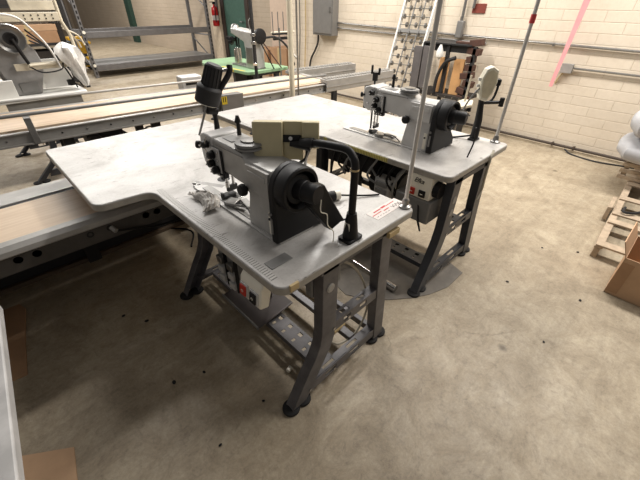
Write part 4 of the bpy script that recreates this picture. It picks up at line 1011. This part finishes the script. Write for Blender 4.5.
for x, y, lab, wd, hd in ((0.20, 4.12, 'white foam sheet leaning in front of the large handwheel machine', 0.28, 0.14), (0.70, 4.42, 'white foam sheet standing right of the large handwheel machine', 0.30, 0.18)):
    t = thing('foam_sheet', lab, 'foam sheet', (x, y, 0.77))
    MB().box((0, 0, hd / 2), (wd, 0.02, hd * 1.0), (0.1, 0, 0)).build('board', m_white, t, 0.003)
# white knotted plastic bag hanging on the frame
def plastic_bag():
    mb = MB(); bm = mb.bm; r2 = random.Random(9)
    rings = []
    N = 26
    for j, (z, r) in enumerate([(0.0, 0.02), (0.05, 0.045), (0.12, 0.062), (0.20, 0.075), (0.28, 0.10), (0.34, 0.115), (0.39, 0.10), (0.42, 0.05), (0.44, 0.015)]):
        ring = []
        for k in range(N):
            a = 2 * PI * k / N
            rr_ = r * (1 + 0.30 * math.sin(a * 5 + j * 0.6) * 0.6 + r2.uniform(-0.2, 0.2))
            ring.append((rr_ * math.cos(a) - 0.10 * (z / 0.44), 0.6 * rr_ * math.sin(a), z))
        rings.append(ring)
    return mb.loft(rings)
o = plastic_bag().build('plastic_bag', m_plast); o.location = (0.885, 4.10, 0.80); o.scale = (0.80, 0.8, 0.84)
tag(o, 'crumpled white plastic bag hanging from the beige frame at left', 'bag')

# ---------------------------------------------------------------- green table machine and thread stand
def post_machine():
    t = thing('sewing_machine', 'grey post bed sewing machine on the green table', 'sewing machine', (2.80, 3.93, 0.77), 0.0)
    # arm along +y from the wheel; build in local coordinates (y to the needle)
    MB().prism([(0.0, 0.0), (0.20, 0.0), (0.18, 0.18), (0.20, 0.29), (0.44, 0.36), (0.47, 0.36), (0.47, 0.43), (0.12, 0.41), (0.0, 0.40)], 'x', -0.08, 0.08).build('casting', m_grey, t, 0.015)
    MB().b2(-0.06, 0.07, -0.02, 0.56, 0, 0.02).build('bed_plate', m_steel, t, 0.003)
    MB().b2(-0.09, -0.08, 0.02, 0.15, 0.06, 0.24).build('side_cover', m_steel, t, 0.004)
    MB().cyl((0.0, 0.47, 0.02), (0.0, 0.47, 0.20), 0.04).cyl((-0.02, 0.50, 0.02), (-0.02, 0.50, 0.18), 0.02).build('post', m_chrome, t, 0.003)
    MB().sph((0.0, 0.48, 0.41), 0.06, (1, 1, 1)).build('head_cover', m_steel, t)
    MB().cyl((0.0, 0.48, 0.36), (0.0, 0.48, 0.22), 0.012).cyl((0.02, 0.46, 0.36), (0.02, 0.46, 0.21), 0.009).build('needle_bar', m_black, t)
    for y, z in ((0.50, 0.30), (0.55, 0.26), (0.58, 0.30)): MB().box((-0.04, y, z), (0.05, 0.06, 0.04), (0.4, 0, 0.3)).build('tension_arm', m_black, t, 0.005)
    MB().lathe((0.0, -0.02, 0.36), (0, -1, 0), [(0.07, 0), (0.082, 0.01), (0.082, 0.04), (0.07, 0.045), (0.02, 0.035), (0.002, 0.04)], 30).build('handwheel', m_black, t)
    MB().tube(smooth_path([(0.0, 0.15, 0.41), (0.0, 0.17, 0.50), (0.0, 0.12, 0.55)]), 0.006, 6).build('thread_hook', m_steel, t)
    MB().tube(smooth_path([(0.05, -0.04, 0.34), (0.20, -0.12, 0.34), (0.34, -0.18, 0.20), (0.36, -0.2, 0.06)]), 0.012, 8).build('cable', m_black, t)
    MB().sph((0.36, -0.2, 0.05), 0.035).build('plug', m_black, t)
    MB().tube([(0.06, 0.0, 0.30), (0.26, -0.1, 0.0)], 0.008, 6).build('strut', m_woodd, t)
    MB().tube([(0.02, -0.03, 0.28), (0.14, -0.1, 0.0)], 0.008, 6).build('strut', m_black, t)
post_machine()
t = thing('lamp_post', 'dark upright pole with chrome clamps beside the green table machine', 'pole', (2.50, 3.66 + 0.22, 0))
t.location = (2.63, 3.78, 0)
MB().cyl((0, 0, 0), (0, 0, 2.4), 0.020).build('pole', m_blackm, t)
MB().lathe((0, 0, 0), (0, 0, 1), [(0.09, 0), (0.09, 0.01), (0.03, 0.02)]).build('foot', m_blackm, t)
for z in (0.86, 1.08, 1.16): MB().box((-0.01, -0.01, z), (0.05, 0.05, 0.03), (0, 0, 0.7)).build('clamp', m_chrome, t, 0.004)
t = thing('thread_stand', 'thread stand with thin spool pins right of the green table machine', 'thread stand', (3.36, 4.22, 0))
MB().cyl((0, 0, 0), (0, 0, 1.18), 0.012).build('post', m_steel, t)
MB().b2(-0.11, 0.20, -0.02, 0.02, 1.10, 1.12).b2(-0.10, 0.16, -0.01, 0.02, 1.04, 1.075).build('tray', m_black, t, 0.003)
MB().tube([(-0.12, 0.02, 1.13), (0.25, -0.02, 1.13)], 0.012, 6).build('cross_rod', m_beige, t)
for k in range(4): MB().cyl((-0.10 + k * 0.09, 0, 1.12), (-0.10 + k * 0.09, 0, 1.36), 0.006, seg=8).build('spool_pin', m_steel, t)
MB().tube(smooth_path([(0.14, 0, 1.10), (0.20, -0.02, 1.0), (0.22, -0.02, 0.86), (0.30, 0.0, 0.8)]), 0.016, 7).build('white_cable', m_white, t)
MB().b2(0.16, 0.20, -0.02, 0.02, 1.14, 1.24).build('knob', m_black, t, 0.005)
t = thing('leaning_board', 'pale pink board leaning in the recess behind the green table', 'board', (5.86, 6.75, 0), 0)
MB().b2(0, 0.03, -0.65, 0.9, 0.0, 2.2).build('sheet', m_pale, t)
for k, (y, h_, lab) in enumerate(((7.4, 0.55, 'brown carton on the floor in the recess behind the dark pole'), (6.72, 0.62, 'brown carton on the floor in the recess behind the cream pole'))):
    t = thing('carton', lab, 'carton', (5.5, y, 0))
    MB().b2(-0.2, 0.25, -0.28, 0.28, 0, h_).build('body', m_card2, t, 0.004)
    MB().b2(-0.202, -0.2, -0.03, 0.03, 0.0, h_).build('tape', m_tape, t)

# fire extinguisher on the pilaster
t = thing('fire_extinguisher', 'red fire extinguisher hanging on the cream pilaster by the green door', 'fire extinguisher', (5.76, 9.98, 0.86))
MB().lathe((0, 0, 0), (0, 0, 1), [(0.06, 0), (0.085, 0.02), (0.085, 0.36), (0.07, 0.43), (0.03, 0.47), (0.025, 0.50)], 24).build('cylinder', m_ext, t)
MB().lathe((0, 0, 0.14), (0, 0, 1), [(0.086, 0), (0.087, 0.001), (0.087, 0.11), (0.086, 0.111)], 24).build('label', m_paper, t)
MB().box((0, 0, 0.53), (0.06, 0.05, 0.06)).box((-0.05, 0.0, 0.55), (0.13, 0.025, 0.02)).build('valve', m_black, t, 0.004)
MB().tube(smooth_path([(0, -0.03, 0.52), (-0.04, -0.11, 0.46), (-0.05, -0.11, 0.25), (-0.05, -0.1, 0.10)]), 0.012, 8).build('hose', m_black, t)
MB().b2(0.07, 0.09, -0.05, 0.05, 0.1, 0.6).build('bracket', m_steel, t)

# ---------------------------------------------------------------- pallet rack at the back left
def rack():
    t = thing('storage_rack', 'empty grey steel rack with perforated posts at the back left', 'rack', (2.31, 9.52, 0))
    W, D, H_ = 2.95, 0.95, 2.4
    for x in (0, W):
        for y in (0, D):
            p = MB().b2(x - 0.035, x + 0.035, y - 0.035, y + 0.035, 0, H_).build('post', m_rack, t, 0.004)
            if y == 0:
                mb = MB()
                for k in range(24): mb.b2(x - 0.014, x + 0.014, y - 0.0375, y - 0.034, 0.07 + k * 0.095, 0.125 + k * 0.095)
                mb.build('punched_hole', m_black, p)
        for k, z in enumerate((0.1, 0.7, 1.3, 1.9)):
            MB().tube([(x, 0, z), (x, D, z + (0.5 if k % 2 == 0 else -0.0))], 0.018, 6).build('brace', m_rack, t)
    for z in (0.20, 0.83, 1.75):
        for y in (-0.02, D + 0.02):
            b = MB().b2(0.03, W - 0.03, y - 0.025, y + 0.025, z - 0.06, z + 0.06).build('beam', m_rack, t, 0.006)
        MB().cyl((0.01, -0.03, z + 0.05), (0.01, -0.05, z + 0.05), 0.03).build('beam_pin', m_ivory, t)
    MB().b2(0.03, W - 0.03, 0.0, D, 0.24, 0.262).build('deck', m_galv, t)
rack()
t = thing('mop_bucket', 'yellow plastic mop bucket behind the left post of the rack', 'bucket', (2.45, 10.85, 0))
MB().loft([[(x * s, y * s, z) for x, y in ((-0.16, -0.15), (0.16, -0.15), (0.16, 0.15), (-0.16, 0.15))] for z, s in ((0.08, 0.85), (0.30, 1.0))]).build('tub', m_yel, t, 0.02)
MB().loft([[(x * s - 0.03, y * s, z) for x, y in ((-0.16, -0.12), (0.16, -0.12), (0.16, 0.12), (-0.16, 0.12))] for z, s in ((0.36, 0.9), (0.72, 1.05))]).build('wringer', m_yel, t, 0.02)
MB().box((0.2, 0, 0.60), (0.16, 0.05, 0.06), (0, 0.4, 0)).build('lever', m_yel, t, 0.01)
MB().b2(-0.14, 0.10, -0.1, 0.1, 0.29, 0.37).build('dark_gap', m_blackm, t)
MB().box((-0.08, 0, 0.75), (0.10, 0.08, 0.05)).build('red_clip', m_ext, t, 0.01)
for x in (-0.1, 0.1):
    for y in (-0.1, 0.1): MB().cyl((x, y - 0.015, 0.04), (x, y + 0.015, 0.04), 0.04).build('wheel', m_black, t)
t = thing('post', 'thin black steel post standing behind the white plastic bag', 'post', (2.74, 12.4, 0))
MB().b2(-0.05, 0.05, -0.05, 0.05, 0, 3.2).build('post', m_black, t)
MB().b2(-0.12, 0.12, -0.12, 0.12, 0, 0.02).build('base_plate', m_black, t)

# dark stacked goods behind the left machine
t = thing('shelf_stack', 'dark loaded shelving behind the left background machine', 'shelving', (1.25, 8.6, 0))
for x in (-1.6, 0.62):
    for y in (0, 0.7): MB().b2(x - 0.03, x + 0.03, y - 0.03, y + 0.03, 0, 1.95).build('post', m_blackm, t)
for z in (0.15, 0.78, 1.35): MB().b2(-1.6, 0.62, -0.02, 0.72, z - 0.02, z + 0.02).build('shelf', m_blackm, t)
def shelf_box(label, x, y, z, dx, dy, dz, mm):
    t_ = thing('carton', label, 'carton', (x, y, z))
    MB().b2(-dx / 2, dx / 2, -dy / 2, dy / 2, 0, dz).build('body', mm, t_, 0.004)
    MB().b2(-0.03, 0.03, -dy / 2 - 0.003, -dy / 2, 0, dz).build('tape', mm if mm is m_dark else m_tape, t_)
shelf_box('flat tan carton on the dark shelving, upper one of the left background pair', 1.24, 8.85, 0.99, 0.9, 0.5, 0.10, m_card)
shelf_box('wider tan carton beneath the flat one on the dark shelving', 1.18, 8.87, 0.801, 1.0, 0.54, 0.185, m_card2)
shelf_box('black carton at the right end of the middle dark shelf', 1.735, 8.9, 0.801, 0.09, 0.5, 0.3, m_dark)
shelf_box('long black carton on the top dark shelf', 1.2, 8.9, 1.371, 1.1, 0.5, 0.35, m_dark)
shelf_box('black carton on the lowest dark shelf', 1.35, 8.9, 0.171, 0.9, 0.5, 0.5, m_dark)
